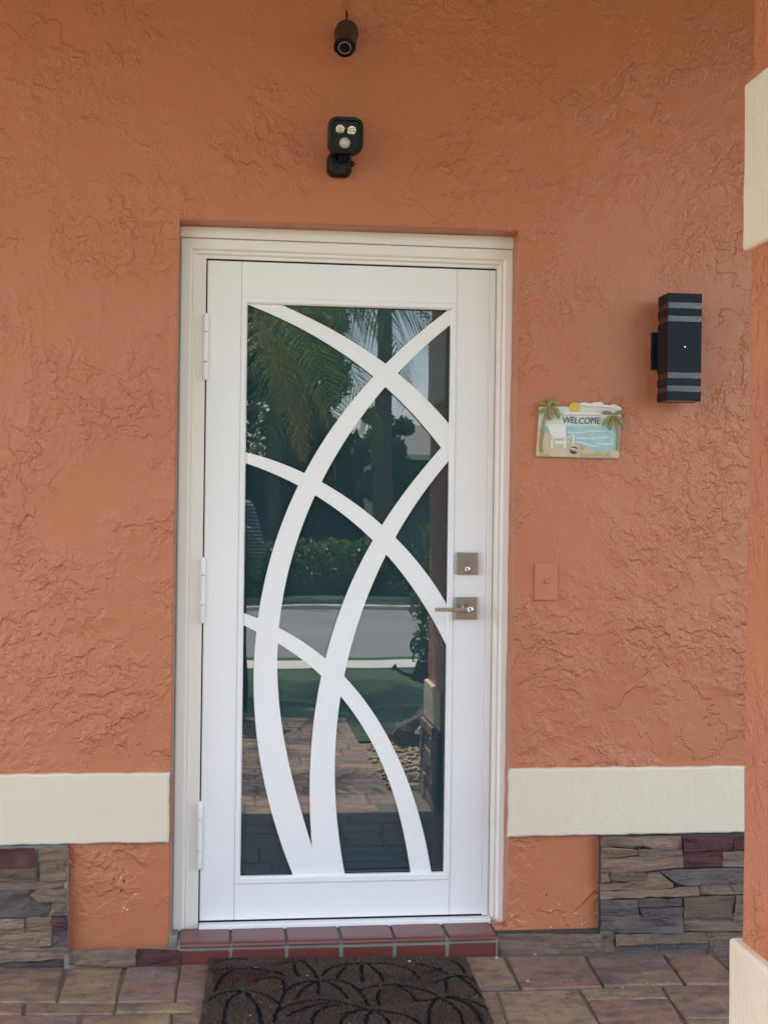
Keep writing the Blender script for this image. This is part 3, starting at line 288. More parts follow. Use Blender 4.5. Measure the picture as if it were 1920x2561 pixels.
MATS = [[[0.0349, -0.2683], [0.0824, -0.2539], [0.1461, -0.2556], [0.2218, -0.2843], [0.2424, -0.3225]], [[0.095, -0.2735], [0.0697, -0.3077], [0.0513, -0.3769], [0.0425, -0.4276]],
 [[0.1092, -0.4334], [0.0698, -0.4384], [0.0339, -0.4768], [0.0224, -0.5083]], [[0.1152, -0.4423], [0.0818, -0.481], [0.0641, -0.5754], [0.0598, -0.6953]],
 [[0.1272, -0.4517], [0.147, -0.5193], [0.1569, -0.5991], [0.1544, -0.7038]], [[0.1426, -0.4363], [0.1841, -0.4734], [0.2064, -0.5245], [0.2117, -0.541]],
 [[0.1565, -0.3598], [0.1884, -0.3359], [0.2259, -0.3391], [0.2369, -0.3755], [0.2308, -0.4439]], [[0.3312, -0.3659], [0.2803, -0.3792], [0.2407, -0.4278], [0.2153, -0.5252]],
 [[0.3243, -0.3742], [0.2835, -0.4315], [0.2616, -0.4967]], [[0.3337, -0.375], [0.324, -0.4689]], [[0.3436, -0.367], [0.3782, -0.4052], [0.3969, -0.4752], [0.3969, -0.5085]],
 [[0.3568, -0.3592], [0.4178, -0.3822], [0.4455, -0.4794], [0.4489, -0.5618]], [[0.3462, -0.3314], [0.3773, -0.2603], [0.4384, -0.2313], [0.5103, -0.2335], [0.5684, -0.2423], [0.613, -0.299], [0.6216, -0.373]],
 [[0.4725, -0.2495], [0.4635, -0.3049], [0.4592, -0.3769]], [[0.4897, -0.2414], [0.5146, -0.3092], [0.5156, -0.3818]], [[0.4223, -0.2641], [0.3982, -0.3177], [0.3889, -0.3531]],
 [[0.204, -0.5877], [0.2354, -0.5431], [0.2906, -0.5156], [0.3571, -0.5132], [0.4073, -0.5582], [0.4456, -0.5934]], [[0.1897, -0.6627], [0.1976, -0.6027], [0.2111, -0.5569]],
 [[0.226, -0.6206], [0.2691, -0.5778], [0.3189, -0.5424], [0.3492, -0.537]], [[0.3722, -0.6181], [0.4099, -0.5934], [0.4515, -0.5939], [0.4918, -0.6053], [0.5358, -0.6326], [0.5643, -0.681], [0.5672, -0.7407]],
 [[0.2776, -0.7293], [0.2965, -0.6114], [0.329, -0.5673], [0.3717, -0.5551]], [[0.3508, -0.7213], [0.3709, -0.6334], [0.4087, -0.6058]], [[0.4155, -0.7416], [0.4319, -0.6388], [0.4498, -0.6094]],
 [[0.4674, -0.611], [0.4853, -0.6588], [0.486, -0.7479]], [[0.4428, -0.4453], [0.4897, -0.4148], [0.5466, -0.4109], [0.6051, -0.4421], [0.6465, -0.4969]], [[0.4787, -0.5644], [0.4801, -0.4992], [0.4981, -0.4501]],
 [[0.5517, -0.4201], [0.5757, -0.4738], [0.5845, -0.5413]], [[0.65, -0.514], [0.6181, -0.5605], [0.5972, -0.638], [0.5792, -0.7563]], [[0.6547, -0.5227], [0.6813, -0.5822], [0.6824, -0.661], [0.6641, -0.7639]],
 [[0.6682, -0.5155], [0.717, -0.5529], [0.7321, -0.6343], [0.7208, -0.769]], [[0.6757, -0.5078], [0.726, -0.5372], [0.759, -0.589], [0.7675, -0.6374]], [[0.5725, -0.5402], [0.6098, -0.5353], [0.6486, -0.5222]],
 [[0.6553, -0.4027], [0.6988, -0.3706], [0.7352, -0.3465], [0.7638, -0.3671], [0.7807, -0.4135]], [[0.7352, -0.3465], [0.7509, -0.402], [0.7629, -0.473], [0.7656, -0.524]], [[0.6942, -0.3792], [0.6768, -0.4826]],
 [[0.6406, -0.2446], [0.6803, -0.286], [0.7113, -0.3352]], [[0.2756, -0.2328], [0.2758, -0.2889], [0.2833, -0.326]], [[0.309, -0.2165], [0.3298, -0.2935], [0.3324, -0.3482]],
 [[0.0376, -0.2126], [0.0697, -0.1809], [0.1022, -0.1721], [0.1411, -0.1773]], [[0.6424, -0.3201], [0.6837, -0.3051], [0.6997, -0.2876]], [[0.224, -0.2284], [0.2638, -0.2089], [0.3099, -0.2012]],
 [[0.7432, -0.2261], [0.7607, -0.2586], [0.7609, -0.3302]]]
MATZ = {'green': [[0.1003, -0.4156], [0.11, -0.3558], [0.1257, -0.3483], [0.1426, -0.4363], [0.118, -0.4593]],
 'green2': [[0.0824, -0.2539], [0.089, -0.217], [0.1082, -0.2186], [0.1109, -0.2748]],
 'maroon': [[0.0381, -0.2686], [0.1078, -0.2653], [0.2091, -0.2832], [0.233, -0.3217], [0.1186, -0.4172], [0.0425, -0.4276]],
 'maroon2': [[0.2098, -0.5883], [0.2599, -0.5291], [0.3567, -0.5181], [0.4125, -0.5666], [0.3172, -0.5662], [0.2304, -0.6514]],
 'tan': [[0.1308, -0.4182], [0.1757, -0.3437], [0.2322, -0.3396], [0.2361, -0.3929], [0.1846, -0.4567]]}
MATC = [[0.0338, -0.1547], [0.7932, -0.2087], [0.7606, -0.758], [0.0154, -0.6914]]
PLATE = [[1.0116, 1.1132], [1.0849, 0.9964]]
BELL = [[1.0482, 1.0544]]
HINGE = [[-0.0136, 1.8666, 1.8091, 1.7167, 1.6598], [-0.0193, 1.1187, 1.0624, 0.971, 0.9142], [-0.0339, 0.3707, 0.3119, 0.2176, 0.16]]
BOLT = [[0.7829, 1.139], [0.8536, 1.0707], [0.8181, 1.0872]]
ROSE = [[0.7814, 0.9989], [0.8528, 0.9298], [0.8177, 0.9644], [0.8276, 0.9586]]
LEVER = [[0.7088, 0.9639], [0.8181, 0.963]]
FLOODBASE = [[0.3538, 2.3464], [0.4278, 2.2744]]
FLOODHEAD = [[0.3497, 2.4322], [0.4536, 2.3232], [0.4002, 2.3773]]
FLOODLENS = [[0.3851, 2.3946], [0.4198, 2.3926], [0.3996, 2.3556]]
CAMBASE = [[0.408, 2.7119]]
CAMFRONT = [[0.3932, 2.625]]
CABLE = [[0.4079, 2.7422], [0.4088, 2.7662], [0.4069, 2.7812], [0.4052, 2.8113], [0.4038, 2.8414]]
SCONCE = [[1.3828, 1.9374], [1.4899, 1.9355], [1.3813, 1.8518], [1.3815, 1.6981], [1.3796, 1.6124], [1.3862, 1.9102], [1.3849, 1.892], [1.3837, 1.8694], [1.3817, 1.6799], [1.3808, 1.658], [1.3796, 1.6398]]
SCPLATE = [[1.3698, 1.8333], [1.393, 1.7178]]
CHIPS = [[-0.2322, 0.1649], [-0.2206, 0.0743], [-0.2123, 0.0693], [-0.1871, 0.1152], [1.1038, 0.0551], [1.0762, 0.0359], [1.0781, -0.0161], [1.1575, 0.0253], [1.177, -0.0087], [1.1859, -0.0039], [0.9552, 0.0228]]
NAILH = [[-0.2532, 0.1618], [-0.2228, 0.1564], [-0.2306, 0.1245], [1.0629, 0.0857]]
MIR = {'can': [1.2154, -3.6, 0.3553],
 'fasciaL': [2.6858, -21.0, 2.3081],
 'fasciaR': [4.1343, -21.0, 2.3722],
 'foliage': [3.168, -20.0, 2.7414],
 'frond': [0.5639, -6.5, 2.1547],
 'hook': [1.2254, -3.7, 0.545],
 'roofL': [3.6263, -22.0, 2.9557],
 'roofR': [4.2898, -22.0, 2.9452],
 'shrub': [1.6122, -6.0, 1.1441],
 'skytop': [3.7033, -20.0, 4.6001],
 'sleeve': [0.2427, -4.2, 1.1934],
 'trunk': [2.6196, -17.5, 0.4716],
 'trunkw': [2.7393, -17.5, 0.4726]}
# ------------------------------------------------------------------ helpers
rnd = random.Random(7)
OFF = {}

def tag(o, label=None, cat=None, group=None, kind=None):
    if label: o['label'] = label
    if cat: o['category'] = cat
    if group: o['group'] = group
    if kind: o['kind'] = kind
    return o

def thing(name, label, cat, loc, group=None):
    o = bpy.data.objects.new(name, None)
    o.empty_display_size = .05
    o.location = loc
    COL.objects.link(o)
    OFF[o.name] = Vector(loc)
    return tag(o, label, cat, group)

def link(name, me, mat, parent=None):
    o = bpy.data.objects.new(name, me)
    COL.objects.link(o)
    if mat is not None and not me.materials: me.materials.append(mat)
    if parent is not None:
        o.parent = parent
        OFF[o.name] = OFF[parent.name]
    else:
        OFF[o.name] = Vector((0, 0, 0))
    return o

class MB:
    """collects verts and faces in world metres"""
    def __init__(s): s.v = []; s.f = []
    def add(s, vs_, fs):
        b = len(s.v); s.v += [tuple(p) for p in vs_]; s.f += [tuple(b + i for i in f) for f in fs]; return s
    def box(s, x0, x1, y0, y1, z0, z1):
        return s.add([(x0, y0, z0), (x1, y0, z0), (x1, y1, z0), (x0, y1, z0), (x0, y0, z1), (x1, y0, z1), (x1, y1, z1), (x0, y1, z1)],
                     [(0, 3, 2, 1), (4, 5, 6, 7), (0, 1, 5, 4), (1, 2, 6, 5), (2, 3, 7, 6), (3, 0, 4, 7)])
    def prism(s, poly, y0, y1):
        """polygon in (x,z), extruded from y0 (front) to y1"""
        a = sum(poly[i][0] * poly[(i + 1) % len(poly)][1] - poly[(i + 1) % len(poly)][0] * poly[i][1] for i in range(len(poly)))
        if a < 0: poly = poly[::-1]
        n = len(poly)
        vs_ = [(p[0], y0, p[1]) for p in poly] + [(p[0], y1, p[1]) for p in poly]
        fs = [tuple(range(n)), tuple(range(2 * n - 1, n - 1, -1))]
        fs += [(i, i + n, (i + 1) % n + n, (i + 1) % n) for i in range(n)]
        return s.add(vs_, fs)
    def tube(s, pts, rad, n=10, cap=True):
        pts = [Vector(p) for p in pts]
        rads = rad if isinstance(rad, (list, tuple)) else [rad] * len(pts)
        b = len(s.v); ref = Vector((0, 0, 1))
        for i, p in enumerate(pts):
            d = (pts[min(i + 1, len(pts) - 1)] - pts[max(i - 1, 0)]).normalized()
            if i == 0 and abs(d.dot(ref)) > .9: ref = Vector((1, 0, 0))
            a = d.cross(ref).normalized(); c = d.cross(a).normalized(); ref = -c if abs(d.dot(ref)) < .95 else ref
            a = d.cross(ref).normalized(); c = a.cross(d)
            for k in range(n):
                t = 2 * math.pi * k / n
                s.v.append(tuple(p + (a * math.cos(t) + c * math.sin(t)) * rads[i]))
        for i in range(len(pts) - 1):
            for k in range(n):
                s.f.append((b + i * n + k, b + i * n + (k + 1) % n, b + (i + 1) * n + (k + 1) % n, b + (i + 1) * n + k))
        if cap:
            s.f.append(tuple(b + k for k in range(n))[::-1])
            s.f.append(tuple(b + (len(pts) - 1) * n + k for k in range(n)))
        return s
    def lathe(s, c, axis, prof, n=24):
        """profile [(radius, along)] spun about axis through c"""
        c = Vector(c); axis = Vector(axis).normalized()
        ref = Vector((0, 0, 1)) if abs(axis.z) < .9 else Vector((1, 0, 0))
        a = axis.cross(ref).normalized(); e = axis.cross(a)
        b = len(s.v)
        for r, h in prof:
            for k in range(n):
                t = 2 * math.pi * k / n
                s.v.append(tuple(c + axis * h + (a * math.cos(t) + e * math.sin(t)) * r))
        for i in range(len(prof) - 1):
            for k in range(n):
                s.f.append((b + i * n + k, b + i * n + (k + 1) % n, b + (i + 1) * n + (k + 1) % n, b + (i + 1) * n + k))
        s.f.append(tuple(b + k for k in range(n))[::-1]); s.f.append(tuple(b + (len(prof) - 1) * n + k for k in range(n)))
        return s
    def build(s, name, mat, parent=None, bevel=0, seg=2, smooth=False, jitter=0):
        off = OFF[parent.name] if parent is not None else Vector((0, 0, 0))
        me = bpy.data.meshes.new(name)
        me.from_pydata([(x - off.x, y - off.y, z - off.z) for x, y, z in s.v], [], s.f)
        bm = bmesh.new(); bm.from_mesh(me)
        bmesh.ops.recalc_face_normals(bm, faces=bm.faces)
        bm.to_mesh(me); bm.free()
        me.update()
        o = link(name, me, mat, parent)
        if bevel:
            m = o.modifiers.new('edge', 'BEVEL'); m.width = bevel; m.segments = seg; m.limit_method = 'ANGLE'; m.angle_limit = R(40)
            m.harden_normals = False
        if smooth:
            for p in me.polygons: p.use_smooth = True
            if bevel == 0:
                try: me.set_sharp_from_angle(angle=R(42))
                except Exception: pass
        return o

def np_mesh(name, verts, faces, mat, parent=None, cols=None, smooth=False):
    """verts (N,3) world metres, faces (M,k)"""
    off = OFF[parent.name] if parent is not None else Vector((0, 0, 0))
    verts = np.asarray(verts, np.float32) - np.array(off, np.float32)
    faces = np.asarray(faces, np.int32); k = faces.shape[1]
    me = bpy.data.meshes.new(name)
    me.vertices.add(len(verts)); me.vertices.foreach_set('co', verts.ravel())
    me.loops.add(faces.size); me.loops.foreach_set('vertex_index', faces.ravel())
    me.polygons.add(len(faces)); me.polygons.foreach_set('loop_start', np.arange(0, faces.size, k, dtype=np.int32))
    me.polygons.foreach_set('loop_total', np.full(len(faces), k, np.int32))
    if cols is not None:
        ca = me.color_attributes.new('Col', 'FLOAT_COLOR', 'POINT')
        c4 = np.ones((len(verts), 4), np.float32); c4[:, :3] = cols
        ca.data.foreach_set('color', c4.ravel())
    me.update(calc_edges=True); me.validate()
    if smooth: me.polygons.foreach_set('use_smooth', np.ones(len(faces), bool))
    return link(name, me, mat, parent)

# ---- materials
def new_mat(name):
    m = bpy.data.materials.new(name); m.use_nodes = True
    return m, m.node_tree, m.node_tree.nodes['Principled BSDF']

def N(t, kind, **kw):
    n = t.nodes.new(kind)
    for k, v in kw.items():
        if k in n.inputs: n.inputs[k].default_value = v
        else: setattr(n, k, v)
    return n

def ramp(t, src, a, b, c0=(0, 0, 0, 1), c1=(1, 1, 1, 1), interp='EASE'):
    r = t.nodes.new('ShaderNodeValToRGB'); r.color_ramp.interpolation = interp
    r.color_ramp.elements[0].position = a; r.color_ramp.elements[1].position = b
    r.color_ramp.elements[0].color = c0; r.color_ramp.elements[1].color = c1
    t.links.new(src, r.inputs[0]); return r

def mth(t, op, a, b=None, c=None, clamp=False):
    n = t.nodes.new('ShaderNodeMath'); n.operation = op; n.use_clamp = clamp
    for i, x in enumerate((a, b, c)):
        if x is None: continue
        if isinstance(x, (int, float)): n.inputs[i].default_value = x
        else: t.links.new(x, n.inputs[i])
    return n.outputs[0]

def mixc(t, fac, a, b, mode='MIX'):
    n = t.nodes.new('ShaderNodeMixRGB'); n.blend_type = mode
    for k, x in (('Fac', fac), ('Color1', a), ('Color2', b)):
        if isinstance(x, (int, float)): n.inputs[k].default_value = x
        elif isinstance(x, tuple): n.inputs[k].default_value = x if len(x) == 4 else (*x, 1)
        else: t.links.new(x, n.inputs[k])
    return n.outputs[0]

def bump(t, b, h, dist, strength=1.0):
    n = t.nodes.new('ShaderNodeBump'); n.inputs['Distance'].default_value = dist; n.inputs['Strength'].default_value = strength
    t.links.new(h, n.inputs['Height']); t.links.new(n.outputs[0], b.inputs['Normal']); return n

def simple(name, col, rough=.5, metal=0, spec=.5, var=.0, vscale=8, bmp=0, bscale=200, coat=0):
    m, t, b = new_mat(name)
    b.inputs['Base Color'].default_value = (*col, 1); b.inputs['Roughness'].default_value = rough
    b.inputs['Metallic'].default_value = metal; b.inputs['Specular IOR Level'].default_value = spec
    if coat: b.inputs['Coat Weight'].default_value = coat
    co = N(t, 'ShaderNodeTexCoord').outputs['Object']
    if var:
        n = N(t, 'ShaderNodeTexNoise', Scale=vscale, Detail=5); t.links.new(co, n.inputs['Vector'])
        c = mixc(t, n.outputs['Fac'], tuple(max(0, x * (1 - var)) for x in col), tuple(min(1, x * (1 + var)) for x in col))
        t.links.new(c, b.inputs['Base Color'])
    if bmp:
        n = N(t, 'ShaderNodeTexNoise', Scale=bscale, Detail=3); t.links.new(co, n.inputs['Vector'])
        bump(t, b, n.outputs['Fac'], bmp)
    return m

def stucco(name, col, smoothness=1.0, seed=0.0, rough=.38, fine=1.0):
    """hand-trowelled stucco under thick paint: flattened patches with torn edges, smooth areas between"""
    m, t, b = new_mat(name)
    tcn = N(t, 'ShaderNodeTexCoord')
    mp = N(t, 'ShaderNodeMapping', Location=(seed, seed * .7, seed * 1.3)); t.links.new(tcn.outputs['Object'], mp.inputs[0])
    co = mp.outputs[0]
    wn = N(t, 'ShaderNodeTexNoise', Scale=9, Detail=4, Roughness=.6); t.links.new(co, wn.inputs['Vector'])
    wv = N(t, 'ShaderNodeVectorMath', operation='MULTIPLY_ADD'); t.links.new(wn.outputs['Color'], wv.inputs[0])
    wv.inputs[1].default_value = (.075,) * 3; t.links.new(co, wv.inputs[2])
    cw = wv.outputs[0]
    def nz(scale, detail, rgh, src=cw):
        n = N(t, 'ShaderNodeTexNoise', Scale=scale, Detail=detail, Roughness=rgh); t.links.new(src, n.inputs['Vector']); return n.outputs['Fac']
    h1 = ramp(t, nz(17, 3, .55), .44, .56).outputs[0]              # rounded trowel lumps
    h2 = ramp(t, nz(38, 2.5, .5), .46, .60).outputs[0]             # small lumps
    h3 = ramp(t, nz(10, 3.6, .55), .490, .520).outputs[0]          # torn edges of the last pass
    h4 = ramp(t, nz(19, 3, .5, co), .565, .600).outputs[0]         # stray islands
    msk = ramp(t, nz(3.4, 3.5, .55, co), .41, .63).outputs[0]
    msk2 = ramp(t, nz(2.6, 3, .5, cw), .46, .60).outputs[0]
    m1 = mth(t, 'MULTIPLY_ADD', msk, .92, .08)
    lump = nz(6, 2, .5, co)
    mpz = N(t, 'ShaderNodeMapping', Scale=(60, 60, 16)); t.links.new(co, mpz.inputs[0])
    drag = nz(1.0, 3, .6, mpz.outputs[0])
    fn = nz(170, 3, .6, co)
    mid = nz(75, 3, .55, co)
    hgt = mth(t, 'MULTIPLY', h1, m1)
    hgt = mth(t, 'MULTIPLY_ADD', mth(t, 'MULTIPLY', h2, m1), .45, hgt)
    hgt = mth(t, 'MULTIPLY_ADD', mth(t, 'MULTIPLY', h3, msk2), .85, hgt)
    hgt = mth(t, 'MULTIPLY_ADD', mth(t, 'MULTIPLY', h4, msk), .35, hgt)
    hgt = mth(t, 'MULTIPLY_ADD', mth(t, 'MULTIPLY', mid, m1), .55, hgt)
    hgt = mth(t, 'MULTIPLY', hgt, smoothness)
    hgt = mth(t, 'MULTIPLY_ADD', lump, 1.6, hgt)
    hgt = mth(t, 'MULTIPLY_ADD', drag, .22 * fine, hgt)
    hgt = mth(t, 'MULTIPLY_ADD', fn, .16 * fine, hgt)
    bump(t, b, hgt, .0036, 1.0)
    cv = nz(1.6, 4, .6, co); cv2 = nz(40, 3, .6, co)
    c = mixc(t, cv, tuple(x * .9 for x in col), tuple(min(1, x * 1.08) for x in col))
    c = mixc(t, mth(t, 'MULTIPLY', cv2, .14), c, tuple(x * .72 for x in col))
    t.links.new(c, b.inputs['Base Color'])
    b.inputs['Roughness'].default_value = rough
    b.inputs['Specular IOR Level'].default_value = .45
    return m

ORANGE = (.480, .166, .079)
M = {}
M['stucco'] = stucco('orange_stucco', ORANGE)
M['stucco_pillar'] = stucco('orange_stucco_pillar', ORANGE, seed=5.3)
M['cream'] = stucco('cream_stucco', (.72, .62, .475), smoothness=.14, seed=2.1, rough=.6, fine=2.2)
M['caulk'] = simple('caulk', (.32, .235, .20), .6, var=.15, vscale=40)
M['white'] = simple('white_enamel', (.84, .83, .815), .28, var=.015, vscale=3, bmp=.00012, bscale=900)
M['trim_white'] = simple('trim_white', (.83, .785, .715), .38, var=.03, vscale=6, bmp=.0004, bscale=120)
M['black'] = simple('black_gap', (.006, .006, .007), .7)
M['bronze'] = simple('satin_nickel_bronze', (.40, .355, .30), .30, metal=1.0, var=.06, vscale=30, bmp=.00005, bscale=1500)
M['steel'] = simple('steel', (.62, .61, .60), .25, metal=1.0)
M['tile'] = simple('quarry_tile', (.140, .036, .030), .36, var=.16, vscale=14, bmp=.0006, bscale=60)
M['grout'] = simple('grout', (.23, .23, .195), .9, var=.2, vscale=60, bmp=.001, bscale=160)
M['shadow_mortar'] = simple('shadow_mortar', (.060, .050, .043), .9, var=.25, vscale=50, bmp=.0015, bscale=120)  # mortar darkened, with the joint shadows put into its colour
M['ledge'] = simple('mortar_ledge', (.22, .205, .18), .8, var=.2, vscale=40, bmp=.001, bscale=110)
M['lamp_black'] = simple('black_lamp_paint', (.005, .008, .014), .5, spec=.22, bmp=.0001, bscale=1200)
M['plastic'] = simple('black_plastic', (.004, .004, .0045), .3, spec=.3)
M['plastic_brown'] = simple('brown_black_plastic', (.026, .017, .014), .42)
M['dome'] = simple('sensor_dome', (.55, .50, .46), .35)
M['chip'] = simple('bare_plaster', (.72, .68, .64), .8)

def stone_mat(name, cols, streak=(3, 3, 26)):
    m, t, b = new_mat(name)
    co = N(t, 'ShaderNodeTexCoord').outputs['Object']
    oi = N(t, 'ShaderNodeObjectInfo')
    sh = N(t, 'ShaderNodeVectorMath', operation='ADD'); t.links.new(co, sh.inputs[0])
    cb = N(t, 'ShaderNodeCombineXYZ'); t.links.new(mth(t, 'MULTIPLY', oi.outputs['Random'], 37.0), cb.inputs[0]); t.links.new(cb.outputs[0], sh.inputs[1])
    mp = N(t, 'ShaderNodeMapping', Scale=streak); t.links.new(sh.outputs[0], mp.inputs[0])
    n = N(t, 'ShaderNodeTexNoise', Scale=3.2, Detail=8, Roughness=.62); t.links.new(mp.outputs[0], n.inputs['Vector'])
    n2 = N(t, 'ShaderNodeTexNoise', Scale=26, Detail=6, Roughness=.65); t.links.new(sh.outputs[0], n2.inputs['Vector'])
    n3 = N(t, 'ShaderNodeTexNoise', Scale=9, Detail=3); t.links.new(sh.outputs[0], n3.inputs['Vector'])
    c = mixc(t, ramp(t, n.outputs['Fac'], .34, .66).outputs[0], cols[0], cols[1])
    c = mixc(t, mth(t, 'MULTIPLY', ramp(t, n3.outputs['Fac'], .52, .68).outputs[0], .65), c, cols[2])
    v = mth(t, 'MULTIPLY_ADD', oi.outputs['Random'], .4, .80)
    hsv = N(t, 'ShaderNodeHueSaturation'); t.links.new(v, hsv.inputs['Value']); t.links.new(c, hsv.inputs['Color'])
    t.links.new(hsv.outputs[0], b.inputs['Base Color'])
    h = mth(t, 'MULTIPLY_ADD', n.outputs['Fac'], .8, mth(t, 'MULTIPLY', n2.outputs['Fac'], .7))
    bump(t, b, h, .014, .9)
    b.inputs['Roughness'].default_value = .82
    return m
STONE = {
    'tan': stone_mat('stone_tan', ((.250, .165, .112), (.175, .113, .080), (.215, .140, .088))),
    'olive': stone_mat('stone_olive', ((.165, .112, .078), (.115, .080, .058), (.175, .112, .058))),
    'slate': stone_mat('stone_slate', ((.116, .090, .084), (.084, .065, .062), (.145, .108, .092))),
    'maroon': stone_mat('stone_maroon', ((.098, .028, .027), (.064, .020, .022), (.115, .055, .048))),
    'grey': stone_mat('stone_grey', ((.198, .138, .100), (.138, .096, .072), (.195, .133, .086))),
}

def paver_mat():
    m, t, b = new_mat('paver_tumbled_clay')
    co = N(t, 'ShaderNodeTexCoord').outputs['Object']
    oi = N(t, 'ShaderNodeObjectInfo')
    cb = N(t, 'ShaderNodeCombineXYZ'); t.links.new(mth(t, 'MULTIPLY', oi.outputs['Random'], 53.0), cb.inputs[1]); t.links.new(mth(t, 'MULTIPLY', oi.outputs['Random'], 11.0), cb.inputs[0])
    sh = N(t, 'ShaderNodeVectorMath', operation='ADD'); t.links.new(co, sh.inputs[0]); t.links.new(cb.outputs[0], sh.inputs[1])
    mp = N(t, 'ShaderNodeMapping', Scale=(2.0, 9.0, 6)); t.links.new(sh.outputs[0], mp.inputs[0])
    n = N(t, 'ShaderNodeTexNoise', Scale=1.5, Detail=6, Roughness=.6); t.links.new(mp.outputs[0], n.inputs['Vector'])
    n2 = N(t, 'ShaderNodeTexNoise', Scale=30, Detail=8, Roughness=.7); t.links.new(sh.outputs[0], n2.inputs['Vector'])
    n3 = N(t, 'ShaderNodeTexNoise', Scale=140, Detail=4, Roughness=.7); t.links.new(sh.outputs[0], n3.inputs['Vector'])
    r = t.nodes.new('ShaderNodeValToRGB'); cr_ = r.color_ramp
    tones = [(.0, (.270, .140, .105)), (.18, (.315, .205, .130)), (.36, (.185, .118, .102)), (.54, (.310, .220, .120)), (.74, (.250, .132, .105)), (.9, (.235, .190, .165)), (1.0, (.270, .140, .105))]
    while len(cr_.elements) < len(tones): cr_.elements.new(.5)
    for e, (p, c) in zip(cr_.elements, tones): e.position = p; e.color = (*c, 1)
    fr = mth(t, 'FRACT', mth(t, 'MULTIPLY_ADD', n.outputs['Fac'], .75, oi.outputs['Random']))
    t.links.new(fr, r.inputs[0])
    mp2 = N(t, 'ShaderNodeMapping', Scale=(7, 13, 6)); t.links.new(sh.outputs[0], mp2.inputs[0])
    n4 = N(t, 'ShaderNodeTexNoise', Scale=1.0, Detail=7, Roughness=.68); t.links.new(mp2.outputs[0], n4.inputs['Vector'])
    c = mixc(t, mth(t, 'MULTIPLY', ramp(t, n4.outputs['Fac'], .44, .66).outputs[0], .72), r.outputs[0], (.082, .062, .062))
    c = mixc(t, mth(t, 'MULTIPLY', ramp(t, n2.outputs['Fac'], .48, .64).outputs[0], .5), c, (.085, .058, .052))
    c = mixc(t, mth(t, 'MULTIPLY', ramp(t, n2.outputs['Fac'], .30, .42, (1, 1, 1, 1), (0, 0, 0, 1)).outputs[0], .5), c, (.30, .22, .155))
    c = mixc(t, mth(t, 'MULTIPLY', ramp(t, n3.outputs['Fac'], .66, .74).outputs[0], .5), c, (.42, .38, .33))
    t.links.new(c, b.inputs['Base Color'])
    bump(t, b, mth(t, 'MULTIPLY_ADD', n3.outputs['Fac'], .35, n2.outputs['Fac']), .006, .7)
    b.inputs['Roughness'].default_value = .55
    b.inputs['Specular IOR Level'].default_value = .4
    return m
M['paver'] = paver_mat()
M['sand'] = simple('joint_sand', (.13, .105, .085), .95, var=.5, vscale=50, bmp=.002, bscale=150)

# ------------------------------------------------------------------ ground and street (seen in the door glass)
def sheet(name, x0, x1, y0, y1, z, mat, nx=1, ny=1):
    m = MB(); 
    for i in range(nx + 1):
        for j in range(ny + 1): m.v.append((x0 + (x1 - x0) * i / nx, y0 + (y1 - y0) * j / ny, z))
    for i in range(nx):
        for j in range(ny):
            a = i * (ny + 1) + j; m.f.append((a, a + ny + 1, a + ny + 2, a + 1))
    o = m.build(name, mat); return tag(o, kind='structure')
M['soil'] = simple('soil', (.055, .038, .026), .95, var=.4, vscale=6, bmp=.02, bscale=25)
M['lawn'] = simple('lawn_turf', (.030, .072, .026), .9, var=.6, vscale=14, bmp=.02, bscale=70)
M['asphalt'] = simple('asphalt', (.165, .168, .178), .85, var=.28, vscale=1.1, bmp=.004, bscale=90)
M['concrete'] = simple('concrete', (.50, .49, .46), .85, var=.12, vscale=4, bmp=.002, bscale=60)
sheet('ground', -150, 150, -260, 60, -.19, M['soil'])
sheet('lawn', -14, 0.86, -7.04, -4.46, -.085, M['lawn'], 1, 1)
sheet('lawn', .86, 14, -7.04, -3.62, -.087, M['lawn'])
o = MB().box(-40, 40, -7.62, -7.04, -.19, -.070).build('sidewalk', M['concrete'], bevel=.01); tag(o, kind='structure')
sheet('verge', -40, 40, -7.96, -7.62, -.082, M['lawn'])
sheet('road', -60, 60, -14.0, -7.96, -.10, M['asphalt'])
o = MB().box(-60, 60, -14.22, -14.0, -.19, -.045).build('kerb', M['concrete'], bevel=.02); tag(o, kind='structure')
sheet('far_lawn', -60, 60, -45, -14.22, -.075, M['lawn'])

